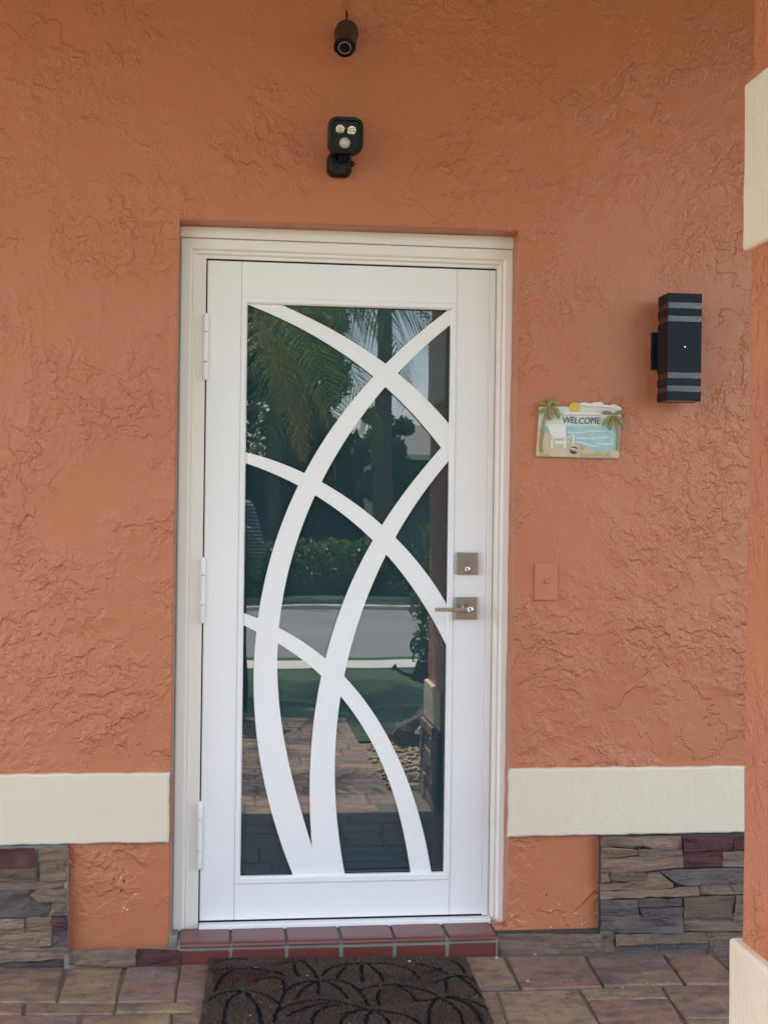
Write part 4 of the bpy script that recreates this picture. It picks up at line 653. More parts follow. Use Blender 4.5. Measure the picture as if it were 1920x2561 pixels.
# ------------------------------------------------------------------ paving
paving = MB().box(-3.0, 1.546, -2.2, -.10, -.19, FZ - .007).box(-3.0, .86, -4.46, -2.2, -.19, FZ - .007).build('paving', M['sand'])
tag(paving, kind='structure')
def paver(poly, dz=0.0, parent=paving):
    a = sum(poly[i][0] * poly[(i + 1) % len(poly)][1] - poly[(i + 1) % len(poly)][0] * poly[i][1] for i in range(len(poly)))
    if a < 0: poly = poly[::-1]
    # slightly ragged outline
    q = []
    n = len(poly)
    for i in range(n):
        p0, p1 = Vector(poly[i]), Vector(poly[(i + 1) % n])
        k = max(1, int((p1 - p0).length / .07))
        for j in range(k):
            p = p0.lerp(p1, j / k)
            if j: p += Vector((rnd.uniform(-.0022, .0022), rnd.uniform(-.0022, .0022)))
            q.append(p)
    c = sum(q, Vector((0, 0))) / len(q)
    m = MB(); n = len(q)
    tx, ty = rnd.uniform(-.006, .006), rnd.uniform(-.006, .006)
    def zz(p): return FZ + dz + (p.x - c.x) * tx + (p.y - c.y) * ty
    m.v = [(p.x, p.y, -.125) for p in q] + [(p.x, p.y, zz(p) - .004) for p in q]
    ins = []
    for p in q:
        d = (c - p); pi = p + d.normalized() * .006; ins.append((pi.x, pi.y, zz(pi)))
    m.v += ins
    for i in range(n):
        j = (i + 1) % n
        m.f.append((i, j, n + j, n + i)); m.f.append((n + i, n + j, 2 * n + j, 2 * n + i))
    m.f.append(tuple(range(2 * n, 3 * n)))
    return m.build('paver', M['paver'], parent)
for p in PAV:
    paver(p, rnd.uniform(-.0015, .0015))
# the rest of the porch and the path out to the lawn
y = -.755
row = 0
while y > -4.40:
    d = (.150, .225, .225, .150, .225)[row % 5]
    d = min(d, y + 4.46)
    x = -1.02 + rnd.uniform(-.12, .05)
    xmax = 1.54 if y - d > -2.2 else .86
    while x < xmax - .03:
        w = rnd.choice((.15, .225, .225, .30))
        x1 = min(x + w, xmax)
        if xmax - x1 < .07: x1 = xmax
        g = .003
        # the pillar stands here
        if not (x1 > .985 and y < -1.66 and x < 1.6):
            paver([(x + g, y - d + g), (x1 - g, y - d + g), (x1 - g, y - g), (x + g, y - g)], rnd.uniform(-.002, .002))
        x = x1
    y -= d
    row += 1

# planting bed beyond the paving edge
M['mulch'] = simple('bark_mulch', (.085, .045, .024), .95, var=.5, vscale=60, bmp=.02, bscale=60)
o = sheet('planting_bed', 1.546, 3.2, -3.6, -.1, -.165, M['mulch'], 30, 40)
for v in o.data.vertices: v.co.z += rnd.uniform(-.012, .018)
mv, mf = [], []
for i in range(700):
    p = Vector((rnd.uniform(1.56, 2.1), rnd.uniform(-1.2, -.14), -.155 + rnd.uniform(-.008, .02)))
    a = rnd.uniform(0, 6.28); l = rnd.uniform(.008, .03); w = l * .25
    d = Vector((math.cos(a) * l, math.sin(a) * l, rnd.uniform(-.3, .3) * l)); e = Vector((-math.sin(a) * w, math.cos(a) * w, rnd.uniform(-.5, .5) * w))
    b = len(mv); mv += [p - d - e, p + d - e, p + d + e, p - d + e]; mf.append((b, b + 1, b + 2, b + 3))
o = np_mesh('bark_chips', [tuple(v) for v in mv], mf, simple('bark_chip', (.16, .08, .04), .9, var=.5, vscale=30)); tag(o, 'brown bark chips in the bed behind the pillar', 'mulch', kind='stuff')

# ------------------------------------------------------------------ house
WL, WR, WTOP = -3.2, 3.2, 3.02
OPL, OPR, OPT = -.084, .948, 2.128
house = thing('house', 'orange stucco house front with cream band and stacked stone base', 'house', (0, 0, -.19))
def wall_mesh():
    yw, yb = -.10, .06
    m = MB()
    # outline of the door opening with slightly uneven plaster edges
    left = [(OPL - .004 + .004 * z / 2.1 + rnd.uniform(-.0014, .0014), -.19 + (OPT + .19) * k / 40) for k in range(40) for z in [(-.19 + (OPT + .19) * k / 40)]]
    top = [(OPL + (OPR - OPL) * k / 20, OPT + .006 * (k / 20) + rnd.uniform(-.0014, .0014)) for k in range(21)]
    right = [(OPR + rnd.uniform(-.0014, .0014) - .006 * k / 40, OPT + .006 - (OPT + .196) * k / 40) for k in range(1, 41)]
    path = left + top + right
    n = len(path)
    b = [(x, yw + .004, z) for x, z in path]; f_ = []
    for i, (x, z) in enumerate(path):
        dx = -.004 if i < len(left) else (.004 if i >= len(left) + len(top) else 0); dz = .004 if len(left) <= i < len(left) + len(top) else 0
        f_.append((x + dx, yw, z + dz))
    back = [(x, yb, z) for x, z in path]
    m.v = f_ + b + back
    for i in range(n - 1):
        m.f.append((i, i + 1, n + i + 1, n + i)); m.f.append((n + i, n + i + 1, 2 * n + i + 1, 2 * n + i))
    a = len(m.v)
    m.v += [(WL, yw, -.19), (WL, yw, WTOP), (WR, yw, WTOP), (WR, yw, -.19)]
    nl, nt = len(left), len(top)
    m.f.append(tuple([a] + list(range(0, nl + 1)) + [a + 1]))
    m.f.append(tuple([a + 1] + list(range(nl, nl + nt)) + [a + 2]))
    m.f.append(tuple([a + 2] + list(range(nl + nt - 1, n)) + [a + 3]))
    # back of the wall
    m.box(WL, OPL - .06, .02, .10, -.19, WTOP); m.box(OPR + .06, WR, .02, .10, -.19, WTOP); m.box(OPL - .06, OPR + .06, .02, .10, OPT + .06, WTOP)
    return m
wall = wall_mesh().build('wall', M['stucco'], house)

def ragged_band(name, x0, x1, z0, z1, y0, y1, mat, parent, jit=.0018, dome=.0):
    """a raised plaster band with rounded, slightly uneven arrises"""
    nx = max(3, int((x1 - x0) / .03)); nz = max(4, int((z1 - z0) / .025))
    m = MB()
    def row(z_in, y):
        pts = []
        return pts
    rings = [(0, y1), (0, y0 + .006), (.0025, y0 + .0018), (.006, y0)]
    per = [(x0 + (x1 - x0) * i / nx, z0, 0, 1) for i in range(nx)] + [(x1, z0 + (z1 - z0) * i / nz, -1, 0) for i in range(nz)] + \
          [(x1 - (x1 - x0) * i / nx, z1, 0, -1) for i in range(nx)] + [(x0, z1 - (z1 - z0) * i / nz, 1, 0) for i in range(nz)]
    n = len(per); cxm, czm = (x0 + x1) / 2, (z0 + z1) / 2
    jx = [(rnd.uniform(-jit, jit), rnd.uniform(-jit, jit)) for _ in per]
    for inset, y in rings:
        for (x, z, ix, iz), (ja, jb) in zip(per, jx):
            sx = 1 if x < cxm else -1; sz = 1 if z < czm else -1
            ex = inset if min(abs(x - x0), abs(x - x1)) < 1e-6 else 0; ez = inset if min(abs(z - z0), abs(z - z1)) < 1e-6 else 0
            m.v.append((x + sx * ex + ja, y, z + sz * ez + jb))
    for r in range(len(rings) - 1):
        for i in range(n):
            j = (i + 1) % n; m.f.append((r * n + i, r * n + j, (r + 1) * n + j, (r + 1) * n + i))
    m.f.append(tuple(range(3 * n, 4 * n)))
    return m.build(name, mat, parent)
ragged_band('trim_band', WL, -.092, .270, .4785, -.117, -.099, M['cream'], house)
ragged_band('trim_band', .938, WR, .2695, .4790, -.117, -.099, M['cream'], house)

def stone(poly, yf, mat, parent, name='stone', yb=-.108):
    a = sum(poly[i][0] * poly[(i + 1) % len(poly)][1] - poly[(i + 1) % len(poly)][0] * poly[i][1] for i in range(len(poly)))
    if a < 0: poly = poly[::-1]
    off = OFF[parent.name]
    bm = bmesh.new()
    cc_ = (sum(p[0] for p in poly) / len(poly), sum(p[1] for p in poly) / len(poly))
    poly = [(p[0] + math.copysign(.0016, p[0] - cc_[0]), p[1] + math.copysign(.0019, p[1] - cc_[1])) for p in poly]
    n = len(poly); q = []
    for i in range(n):
        p0, p1 = Vector(poly[i]), Vector(poly[(i + 1) % n]); k = max(1, int((p1 - p0).length / .022))
        for j in range(k):
            p = p0.lerp(p1, j / k) + (Vector((rnd.uniform(-1, 1), rnd.uniform(-1, 1))) * .0016 if j else Vector((0, 0)))
            q.append(p)
    c = sum(q, Vector((0, 0))) / len(q)
    xs = [p.x for p in q]; zs = [p.y for p in q]; w, h = max(xs) - min(xs), max(zs) - min(zs)
    seed = Vector((rnd.uniform(0, 90), rnd.uniform(0, 90), rnd.uniform(0, 90)))
    tilt = rnd.uniform(-.05, .05); tiltz = rnd.uniform(-.12, .12); rad = min(h * .09, .0045)
    def yy(p, edge):
        s = noise.fractal(Vector((p.x * 22, p.y * 60, 0)) + seed, .9, 2.2, 4)
        # broken bedding planes: quantised steps
        st = math.floor(noise.noise(Vector((p.x * 7, p.y * 34, 3)) + seed) * 4) / 4
        return yf + tilt * (p.x - c.x) + tiltz * (p.y - c.y) - .0055 * s - .0075 * st + edge
    rings = []
    for ins, edge in ((0, None), (.0015, rad), (rad, .001)):
        ring = []
        for p in q:
            d = c - p; d = Vector((d.x / max(w, .01), d.y / max(h, .01)))
            mv_ = Vector((math.copysign(min(abs(c.x - p.x), ins), c.x - p.x) if abs(p.x - c.x) > w * .44 else 0,
                          math.copysign(min(abs(c.y - p.y), ins), c.y - p.y)))
            pp_ = p + mv_
            yv = yb if edge is None else min(yy(pp_, edge), yb - .004)
            ring.append(bm.verts.new((pp_.x - off.x, yv - off.y, pp_.y - off.z)))
        rings.append(ring)
    m_ = len(q)
    for r in range(2):
        for i in range(m_):
            j = (i + 1) % m_; bm.faces.new((rings[r][i], rings[r][j], rings[r + 1][j], rings[r + 1][i]))
    face = bm.faces.new(rings[2])
    res = bmesh.ops.triangulate(bm, faces=[face])
    ed = [e for f in res['faces'] for e in f.edges if e.calc_length() > .03]
    bmesh.ops.subdivide_edges(bm, edges=list(set(ed)), cuts=2, use_grid_fill=True)
    for v in bm.verts:
        if v not in rings[0] and v not in rings[1] and v not in rings[2]:
            v.co.y = min(yy(Vector((v.co.x + off.x, v.co.z + off.z)), 0), yb - .004) - off.y
    bmesh.ops.recalc_face_normals(bm, faces=bm.faces)
    me = bpy.data.meshes.new(name); bm.to_mesh(me); bm.free()
    return link(name, me, mat, parent)

ven_r = MB().box(1.2275, WR, -.117, -.099, -.19, .2675).box(.900, 1.2275, -.117, -.099, -.09, -.022).build('stone_veneer', M['shadow_mortar'], house)
ven_l = MB().box(WL, -.388, -.117, -.099, -.19, .268).box(-.388, -.060, -.152, -.099, -.13, -.0455).build('stone_veneer', M['ledge'], house)
for k, tone_, yf, poly in STONES:
    par = ven_r if k[0] == 'R' else ven_l
    if k in ('R29', 'R33'): tone_ = 'tan'
    o = stone(poly, yf + rnd.uniform(-.007, .005), STONE[tone_], par, yb=-.112)
# rendered edge strip beside the left stone panel
MB().prism([(-.3905, -.07), (-.378, -.07), (-.3835, .262), (-.3965, .262)], -.128, -.1165).build('mortar_edge', M['ledge'], ven_l, bevel=.003)
# more courses out of frame, so the base goes on to both sides
def fill_course(x0, x1, parent):
    z = -.085
    while z < .24:
        h = rnd.choice((.03, .045, .06)); h = min(h, .262 - z); x = x0
        while x < x1 - .02:
            w = rnd.uniform(.12, .32); xe = min(x + w, x1)
            stone([(x + .003, z + .002), (xe - .003, z + .002), (xe - .003, z + h - .003), (x + .003, z + h - .003)], -.135, STONE[rnd.choice(('tan', 'grey', 'slate', 'olive', 'tan', 'maroon'))], parent)
            x = xe
        z += h
fill_course(-1.30, -.648, ven_l)
fill_course(1.7045, 2.5, ven_r)
# chips in the paint and old screw holes in the low panels
def blob(cx_, cz_, rx, rz, a, n=9):
    return [(cx_ + (math.cos(t) * rx * math.cos(a) - math.sin(t) * rz * math.sin(a)) * s, cz_ + (math.cos(t) * rx * math.sin(a) + math.sin(t) * rz * math.cos(a)) * s)
            for k in range(n) for t in [2 * math.pi * k / n] for s in [rnd.uniform(.6, 1.25)]]
for i, (x, z) in enumerate(CHIPS):
    MB().prism(blob(x, z, rnd.uniform(.002, .006), rnd.uniform(.0010, .0018), rnd.uniform(-.3, .6)), -.1018, -.0995).build('paint_chip', M['chip'], wall)
for x, z in NAILH:
    MB().prism(blob(x, z, .0028, .0028, 0, 8), -.1016, -.0995).build('screw_hole', M['black'], wall)
MB().box(-.35, 1.25, .102, .13, -.19, 2.45).build('leak_blocker', M['black'], house)  # unseen black sheet added behind the opening to block leaking sky light
# porch ceiling and eave
M['soffit'] = simple('soffit_paint', (.70, .66, .60), .7, var=.05)
rf = MB().box(WL, WR, -2.70, .10, 3.03, 3.10).build('porch_ceiling', M['soffit'], house)
MB().box(WL, WR, -2.74, -2.70, 2.96, 3.16).build('fascia', M['trim_white'], house, bevel=.006)
M['shingle'] = simple('roof_shingle', (.20, .19, .18), .9, var=.3, vscale=20)
MB().add([(WL, -2.80, 3.11), (WR, -2.80, 3.11), (WR, 2.0, 5.0), (WL, 2.0, 5.0), (WL, 2.0, 3.11), (WR, 2.0, 3.11)], [(0, 1, 2, 3), (0, 4, 5, 1), (0, 3, 4), (1, 5, 2), (3, 2, 5, 4)]).build('roof', M['shingle'], house)

# ------------------------------------------------------------------ porch pillar
PX, PY = 1.042, -1.685
PW = .46
pillar = thing('porch_pillar', 'square orange stucco pillar with cream bands at the porch edge', 'pillar', (PX + PW / 2, PY - PW / 2, -.19))
def square_shell(z0, z1, g, name, mat, jit=.0012, bev=.008):
    """square column piece grown by g on all sides"""
    x0, x1, y0, y1 = PX - g, PX + PW + g, PY - PW - g, PY + g
    nz = max(2, int((z1 - z0) / .05)); m = MB()
    prof = [(x0, y0), (x1, y0), (x1, y1), (x0, y1)]
    for k in range(nz + 1):
        for x, yv in prof: m.v.append((x + rnd.uniform(-jit, jit), yv + rnd.uniform(-jit, jit), z0 + (z1 - z0) * k / nz))
    for k in range(nz):
        for i in range(4): m.f.append((k * 4 + i, k * 4 + (i + 1) % 4, k * 4 + 4 + (i + 1) % 4, k * 4 + 4 + i))
    m.f.append((0, 3, 2, 1)); m.f.append(tuple(nz * 4 + i for i in range(4)))
    return m.build(name, mat, pillar, bevel=bev, seg=3)
square_shell(.30, 3.03, 0, 'shaft', M['stucco_pillar'])
square_shell(1.768, 2.088, .012, 'cream_band', M['cream'])
square_shell(.285, .459, .018, 'base_block', M['cream'])
core = MB().box(PX - .01, PX + PW + .01, PY - PW - .01, PY + .01, -.19, .285).build('stone_base', M['shadow_mortar'], pillar)
def pillar_stones():
    for side in range(4):
        z = -.085
        while z < .27:
            h = rnd.choice((.04, .055, .07)); h = min(h, .283 - z)
            if h < .012: break
            u = -PW / 2 - .03
            while u < PW / 2 + .01:
                w = rnd.uniform(.10, .24); ue = min(u + w, PW / 2 + .03)
                d = .012 + rnd.uniform(.008, .024)
                m = MB(); x0, x1, y0, y1 = u + .002, ue - .002, -PW / 2 - d, -PW / 2 - .005
                m.box(x0, x1, y0, y1, z + .002, z + h - .002)
                rot = Matrix.Rotation(side * math.pi / 2, 3, 'Z'); c = Vector((PX + PW / 2, PY - PW / 2, 0))
                m.v = [tuple(c + rot @ (Vector(p) + Vector((rnd.uniform(-.003, .003), rnd.uniform(-.004, .004), rnd.uniform(-.003, .003))))) for p in m.v]
                m.build('stone', STONE[rnd.choice(('tan', 'grey', 'slate', 'olive', 'tan', 'maroon'))], core, bevel=.005)
                u = ue
            z += h
pillar_stones()

# ------------------------------------------------------------------ front step
step = thing('front_step', 'low front step of red quarry tiles with grey grout', 'step', (.42, -.12, -.19))
SX = lambda px: -.053 + (px - 450) * .948 / 790.7
xs_ = [(450, 569.3), (576.5, 706.9), (714.6, 842.3), (850.6, 977.1), (985.4, 1110.3), (1119.7, 1240.7)]
MB().box(-.062, .900, -.1555, .03, -.14, -.0245).build('grout_bed', M['grout'], step, bevel=.002)
for a, b in xs_:
    x0, x1 = SX(a), SX(b)
    m = MB(); yb_, yf_ = -.022, -.1635
    prof = [(yb_, -.0165), (-.135, -.0165), (-.152, -.0175), (-.1605, -.021), (yf_, -.0265), (yf_, -.0305), (-.157, -.0305), (yb_, -.0305)]
    n = len(prof); sk = rnd.uniform(-.002, .002)
    m.v = [(x0 + (sk if i in (2, 3, 4) else 0), yv, z) for i, (yv, z) in enumerate(prof)] + [(x1 + (sk if i in (2, 3, 4) else 0), yv, z) for i, (yv, z) in enumerate(prof)]
    m.f = [(i, (i + 1) % n, n + (i + 1) % n, n + i) for i in range(n)] + [tuple(range(n))[::-1], tuple(range(n, 2 * n))]
    m.build('tread_tile', M['tile'], step, bevel=.0012)
    dz = rnd.uniform(-.0012, .0012)
    MB().box(x0 + .001, x1 - .001, -.1605, -.150, -.0795, -.0405 + dz).build('riser_tile', M['tile'], step, bevel=.0015)
# plastered corner beside the frame on the step
MB().box(-.090, -.0635, -.0990, -.03, -.12, -.014).build('corner_render', M['ledge'], step, bevel=.003)
MB().box(.902, .946, -.0990, -.03, -.12, -.016).build('corner_render', M['stucco'], step, bevel=.003)

# ------------------------------------------------------------------ front door
DW, DH = .8996, 2.03
door = thing('front_door', 'white metal front door with curved grille over dark glass', 'door', (DW / 2, 0, -.022))
# frame: moulded jambs and head, mitred
prof = [(.0045, .0055, .0020, .060), (.0045, .0055, .0020, .0), (.0050, .0060, .0025, -.0015), (.0355, .0150, .0085, -.0015), (.0370, .0165, .0100, -.004),
        (.0380, .0180, .0115, -.0105), (.0400, .0200, .0140, -.0125), (.0440, .0240, .0185, -.0125), (.0455, .0255, .0200, -.0105), (.0465, .0270, .0215, -.0115),
        (.0500, .0310, .0265, -.0185), (.0525, .0330, .0285, -.0205), (.0780, .0590, .0490, -.0220), (.0820, .0625, .0520, -.0195), (.0835, .0640, .0530, .030), (.020, .020, .02, .060)]
m = MB(); ZB = -.0235
for oL, oT, oR, yv in prof:
    m.v += [(-oL, yv, ZB), (-oL, yv, DH + oT), (DW + oR, yv, DH + oT), (DW + oR, yv, ZB)]
k = len(prof)
for i in range(k):
    j = (i + 1) % k
    for s_ in range(3): m.f.append((i * 4 + s_, i * 4 + s_ + 1, j * 4 + s_ + 1, j * 4 + s_))
m.f.append(tuple(i * 4 for i in range(k))); m.f.append(tuple(i * 4 + 3 for i in range(k))[::-1])
frame = m.build('door_frame', M['trim_white'], door)
MB().prism([(-.0845, 2.0945), (.9530, 2.0945), (.9530, 2.1335), (.4, 2.1310), (-.0845, 2.1278)], -.0285, .03).build('head_casing', M['trim_white'], door, bevel=.003)
for p_ in ([(-.0838, 2.0935), (-.0835, 2.094), (-.0365, 2.0469), (-.0372, 2.0463)],): pass
MB().box(-.002, DW + .004, -.034, .002, -.0225, -.0055).build('threshold', M['white'], door, bevel=.003)
MB().box(-.02, DW + .02, .032, .058, -.02, DH + .02).box(-.003, DW + .003, .0035, .030, -.0225, -.0008).box(-.0042, -.0004, .004, .030, 0, DH).box(-.004, DW + .001, .004, .030, DH + .0005, DH + .0053).build('gap_shade', M['black'], door)  # black fill painted as shade in the gaps round the leaf
# caulk line at the left wall edge
MB().prism([(-.0915, -.02), (-.0832, -.02), (-.0832, 2.09), (-.0872, 2.09)], -.093, -.019).build('caulk_line', M['caulk'], door)
# leaf
GX0, GX1, GZ0, GZ1 = GLASS
BX0, BX1, BZ0, BZ1 = .1048, .7765, .1105, 1.9215      # outside of the glazing bead
e = .0005
MB().box(0, BX0 - e, 0, .030, 0, DH).build('stile', M['white'], door, bevel=.0012)
MB().box(BX1 + e, .8800, 0, .030, 0, DH).build('stile', M['white'], door, bevel=.0012)
MB().box(BX0 + e, BX1 - e, .0004, .030, BZ1 + e, DH).build('rail', M['white'], door, bevel=.0009)
MB().box(BX0 + e, BX1 - e, .0004, .030, 0, BZ0 - e).build('rail', M['white'], door, bevel=.0009)
MB().box(.8806, DW, -.0035, .026, -.0035, DH - .001).build('lock_flange', M['white'], door, bevel=.0015)
def bead(a, b, c, d):
    m = MB(); yo, yi = -.0045, .0005
    m.v = [(a[0], .012, a[1]), (b[0], .012, b[1]), (c[0], .012, c[1]), (d[0], .012, d[1])]
    def lerp(p, q, t): return (p[0] + (q[0] - p[0]) * t, p[1] + (q[1] - p[1]) * t)
    a1, b1 = lerp(a, d, .12), lerp(b, c, .12); a2, b2 = lerp(a, d, .75), lerp(b, c, .75)
    for (p, q, yv) in ((a1, b1, yo), (a2, b2, yo), (d, c, yi)): m.v += [(p[0], yv, p[1]), (q[0], yv, q[1])]
    m.v += [(a[0], yo + .002, a[1]), (b[0], yo + .002, b[1])]
    m.f = [(0, 1, 11, 10), (10, 11, 5, 4), (4, 5, 7, 6), (6, 7, 9, 8), (8, 9, 2, 3), (0, 10, 4, 6, 8, 3), (1, 2, 9, 7, 5, 11)]
    return m.build('glazing_bead', M['white'], door)
g = .0004
bead((BX0, BZ1), (BX1, BZ1), (GX1, GZ1), (GX0, GZ1))
bead((BX1, BZ0), (BX0, BZ0), (GX0, GZ0), (GX1, GZ0))
bead((BX0, BZ0 + g), (BX0, BZ1 - g), (GX0 - g, GZ1), (GX0 - g, GZ0))
bead((BX1, BZ1 - g), (BX1, BZ0 + g), (GX1 + g, GZ0), (GX1 + g, GZ1))
# cut-out grille: one metal sheet with eleven openings
cu = bpy.data.curves.new('grille_outline', 'CURVE'); cu.dimensions = '2D'; cu.fill_mode = 'BOTH'; cu.extrude = .0022; cu.bevel_depth = .0005; cu.bevel_resolution = 0
def spl(pts):
    s = cu.splines.new('POLY'); s.points.add(len(pts) - 1); s.use_cyclic_u = True
    for p, (x, z) in zip(s.points, pts): p.co = (x, z, 0, 1)
spl([(GX0 - .011, GZ0 - .011), (GX1 + .011, GZ0 - .011), (GX1 + .011, GZ1 + .011), (GX0 - .011, GZ1 + .011)])
for h in HOLES: spl(h)
tmp = bpy.data.objects.new('tmp', cu); COL.objects.link(tmp)
me = bpy.data.meshes.new_from_object(tmp.evaluated_get(bpy.context.evaluated_depsgraph_get()))
bpy.data.objects.remove(tmp)
me.name = 'grille'
dof = OFF[door.name]
for v in me.vertices: x, z, yv = v.co; v.co = (x - dof.x, .0095 - yv - dof.y, z - dof.z)
bm = bmesh.new(); bm.from_mesh(me); bmesh.ops.remove_doubles(bm, verts=bm.verts, dist=1e-6); bmesh.ops.recalc_face_normals(bm, faces=bm.faces); bm.to_mesh(me); bm.free()
me.materials.clear()
grille = link('grille', me, M['white'], door)
# tinted mirror-like pane
m_, t, b = new_mat('tinted_glass')
b.inputs['Base Color'].default_value = (.020, .043, .053, 1); b.inputs['Roughness'].default_value = 0.0; b.inputs['IOR'].default_value = 1.88; b.inputs['Specular IOR Level'].default_value = .5
co = N(t, 'ShaderNodeTexCoord').outputs['Object']
n_ = N(t, 'ShaderNodeTexNoise', Scale=2.2, Detail=1); t.links.new(co, n_.inputs['Vector'])
bump(t, b, n_.outputs['Fac'], .0006, 1.0)
M['glass'] = m_
MB().box(GX0 - .008, GX1 + .008, .0200, .0260, GZ0 - .008, GZ1 + .008).build('glass_pane', M['glass'], door)
# hinges
for _, za, zb, zc, zd in HINGE:
    h = MB().box(-.0065, -.0005, -.0085, .004, zd + .002, za - .002).build('hinge', M['caulk'], door)  # dark plate: shade between the white knuckles is put into its colour
    for z0, z1 in ((zd, zc), (zc, zb), (zb, za)):
        cap0 = .004 if z0 == zd else .0006; cap1 = .004 if z1 == za else .0006
        MB().lathe((-.0035, -.0100, 0), (0, 0, 1), [(.0060, z0 + .0012), (.0082, z0 + cap0 + .0012), (.0082, z1 - cap1 - .0012), (.0060, z1 - .0012)], 20).build('knuckle', M['white'], h, smooth=True)
# deadbolt
(bx0, bz1), (bx1, bz0), (kx, kz) = BOLT
db = MB().box(bx0, bx1, -.012, .001, bz0, bz1).build('deadbolt', M['bronze'], door, bevel=.0025, seg=3)
MB().lathe((kx, -.012, kz), (0, -1, 0), [(.0108, -.001), (.0108, .0012), (.0096, .0018)], 28).build('cylinder_ring', M['plastic_brown'], db, smooth=True)
MB().lathe((kx, -.0134, kz), (0, -1, 0), [(.0088, -.001), (.0088, .0010), (.0080, .0014)], 28).build('cylinder', M['steel'], db, smooth=True)
MB().box(kx - .0009, kx + .0009, -.0152, -.0144, kz - .007, kz + .002).build('keyhole', M['black'], db)
MB().box(kx - .011, kx + .011, -.01255, -.0118, kz + .0188, kz + .0198).build('engraved_mark', M['plastic_brown'], db)
# lever
(rx0, rz1), (rx1, rz0), (hx, hz), _k = ROSE
lv = MB().box(rx0, rx1, -.012, .001, rz0, rz1).build('lever_handle', M['bronze'], door, bevel=.0025, seg=3)
MB().lathe((hx, -.012, hz), (0, -1, 0), [(.0145, -.001), (.0145, .003), (.0130, .004), (.0118, .005), (.0118, .043), (.0128, .046), (.0128, .058), (.0112, .0605)], 28).build('hub', M['bronze'], lv, smooth=True)
MB().lathe((hx, -.0722, hz), (0, -1, 0), [(.0092, -.001), (.0092, .0006), (.0085, .001)], 28).build('cylinder', M['steel'], lv, smooth=True)
MB().box(hx - .0009, hx + .0009, -.0738, -.0730, hz - .003, hz + .006).build('keyhole', M['black'], lv)
(lx, lz), _p = LEVER
m = MB(); zc = hz - .0005
m.add([(lx, -.068, zc - .0062), (lx, -.058, zc - .0062), (lx, -.058, zc + .0058), (lx, -.068, zc + .0058), (hx - .004, -.0695, zc - .0062), (hx - .004, -.056, zc - .0062), (hx - .004, -.056, zc + .0058), (hx - .004, -.0695, zc + .0058)],
      [(0, 1, 2, 3), (4, 7, 6, 5), (0, 4, 5, 1), (1, 5, 6, 2), (2, 6, 7, 3), (3, 7, 4, 0)])
m.build('lever', M['bronze'], lv, bevel=.0022, seg=3)

# ------------------------------------------------------------------ doorbell plate, painted with the wall
(px0, pz1), (px1, pz0) = PLATE
M['paint'] = simple('orange_paint_smooth', tuple(c * 1.02 for c in ORANGE), .45, var=.05, bmp=.0006, bscale=70)
bell = thing('doorbell_plate', 'small switch plate with round button painted over in wall orange', 'doorbell', ((px0 + px1) / 2, -.10, pz0))
MB().box(px0, px1, -.1065, -.0995, pz0, pz1).build('plate', M['paint'], bell, bevel=.003, seg=3)
(bx, bz), = BELL
MB().lathe((bx, -.1065, bz), (0, -1, 0), [(.0082, -.001), (.0082, .0004)], 24).build('button_gap', simple('ring_brown', (.12, .04, .02), .7), bell)  # darker brown ring around the button
MB().lathe((bx, -.1070, bz), (0, -1, 0), [(.0068, -.001), (.0068, .0022), (.0055, .0032)], 24).build('button', M['paint'], bell, smooth=True)

# ------------------------------------------------------------------ wall lantern
sx0, sx1 = 1.3815, 1.4885
lamp = thing('wall_lantern', 'black rectangular up and down wall light with clear strips', 'wall light', ((sx0 + sx1) / 2, -.10, 1.612))
m_, t, b = new_mat('clear_acrylic'); b.inputs['Base Color'].default_value = (.90, .93, .93, 1); b.inputs['Roughness'].default_value = .14
b.inputs['Transmission Weight'].default_value = 1.0; b.inputs['IOR'].default_value = 1.49; b.inputs['Specular IOR Level'].default_value = .9
M['acrylic'] = m_
yf, yb = -.2350, -.1420
zs_ = [1.6124, 1.6398, 1.6580, 1.6799, 1.6981, 1.8518, 1.8694, 1.8920, 1.9102, 1.9374]
names = ['bottom_cap', 'clear_strip', 'ring', 'clear_strip', 'body', 'clear_strip', 'ring', 'clear_strip', 'top_cap']
for i, nm in enumerate(names):
    z0, z1 = zs_[i], zs_[i + 1]
    if nm == 'clear_strip':
        MB().box(sx0 + .0025, sx1 - .0025, yf + .0025, yb - .0025, z0 - .0004, z1 + .0004).build(nm, M['acrylic'], lamp)
    elif nm == 'bottom_cap':
        MB().box(sx0, sx1, yf, yb, z0 + .004, z1).build(nm, M['lamp_black'], lamp, bevel=.001)
        MB().box(sx0 + .008, sx1 - .008, yf + .008, yb - .008, z0 + .001, z0 + .0055).build('lens', simple('frosted_lens', (.35, .24, .19), .4), lamp)
        q_ = MB()
        q_.box(sx0, sx0 + .007, yf, yb, z0, z0 + .0039); q_.box(sx1 - .007, sx1, yf, yb, z0, z0 + .0039); q_.box(sx0 + .0071, sx1 - .0071, yf, yf + .007, z0, z0 + .0039); q_.box(sx0 + .0071, sx1 - .0071, yb - .007, yb, z0, z0 + .0039)
        q_.build('lens_rim', M['lamp_black'], lamp)
    else:
        MB().box(sx0, sx1, yf, yb, z0, z1).build(nm, M['lamp_black'], lamp, bevel=.001)
MB().box(sx0 + .014, sx1 - .014, yf + .014, yb - .014, 1.63, 1.92).build('inner_tube', simple('inner_reflector', (.30, .30, .29), .5), lamp)  # tube widened so it blocks bright dots in the clear strips
MB().box(sx0 - .008, sx1 + .008, -.1150, -.0995, 1.7178, 1.8333).build('back_plate', M['lamp_black'], lamp, bevel=.0015)
MB().box(sx0 + .02, sx1 - .02, -.1425, -.1145, 1.735, 1.815).build('bracket', M['lamp_black'], lamp)
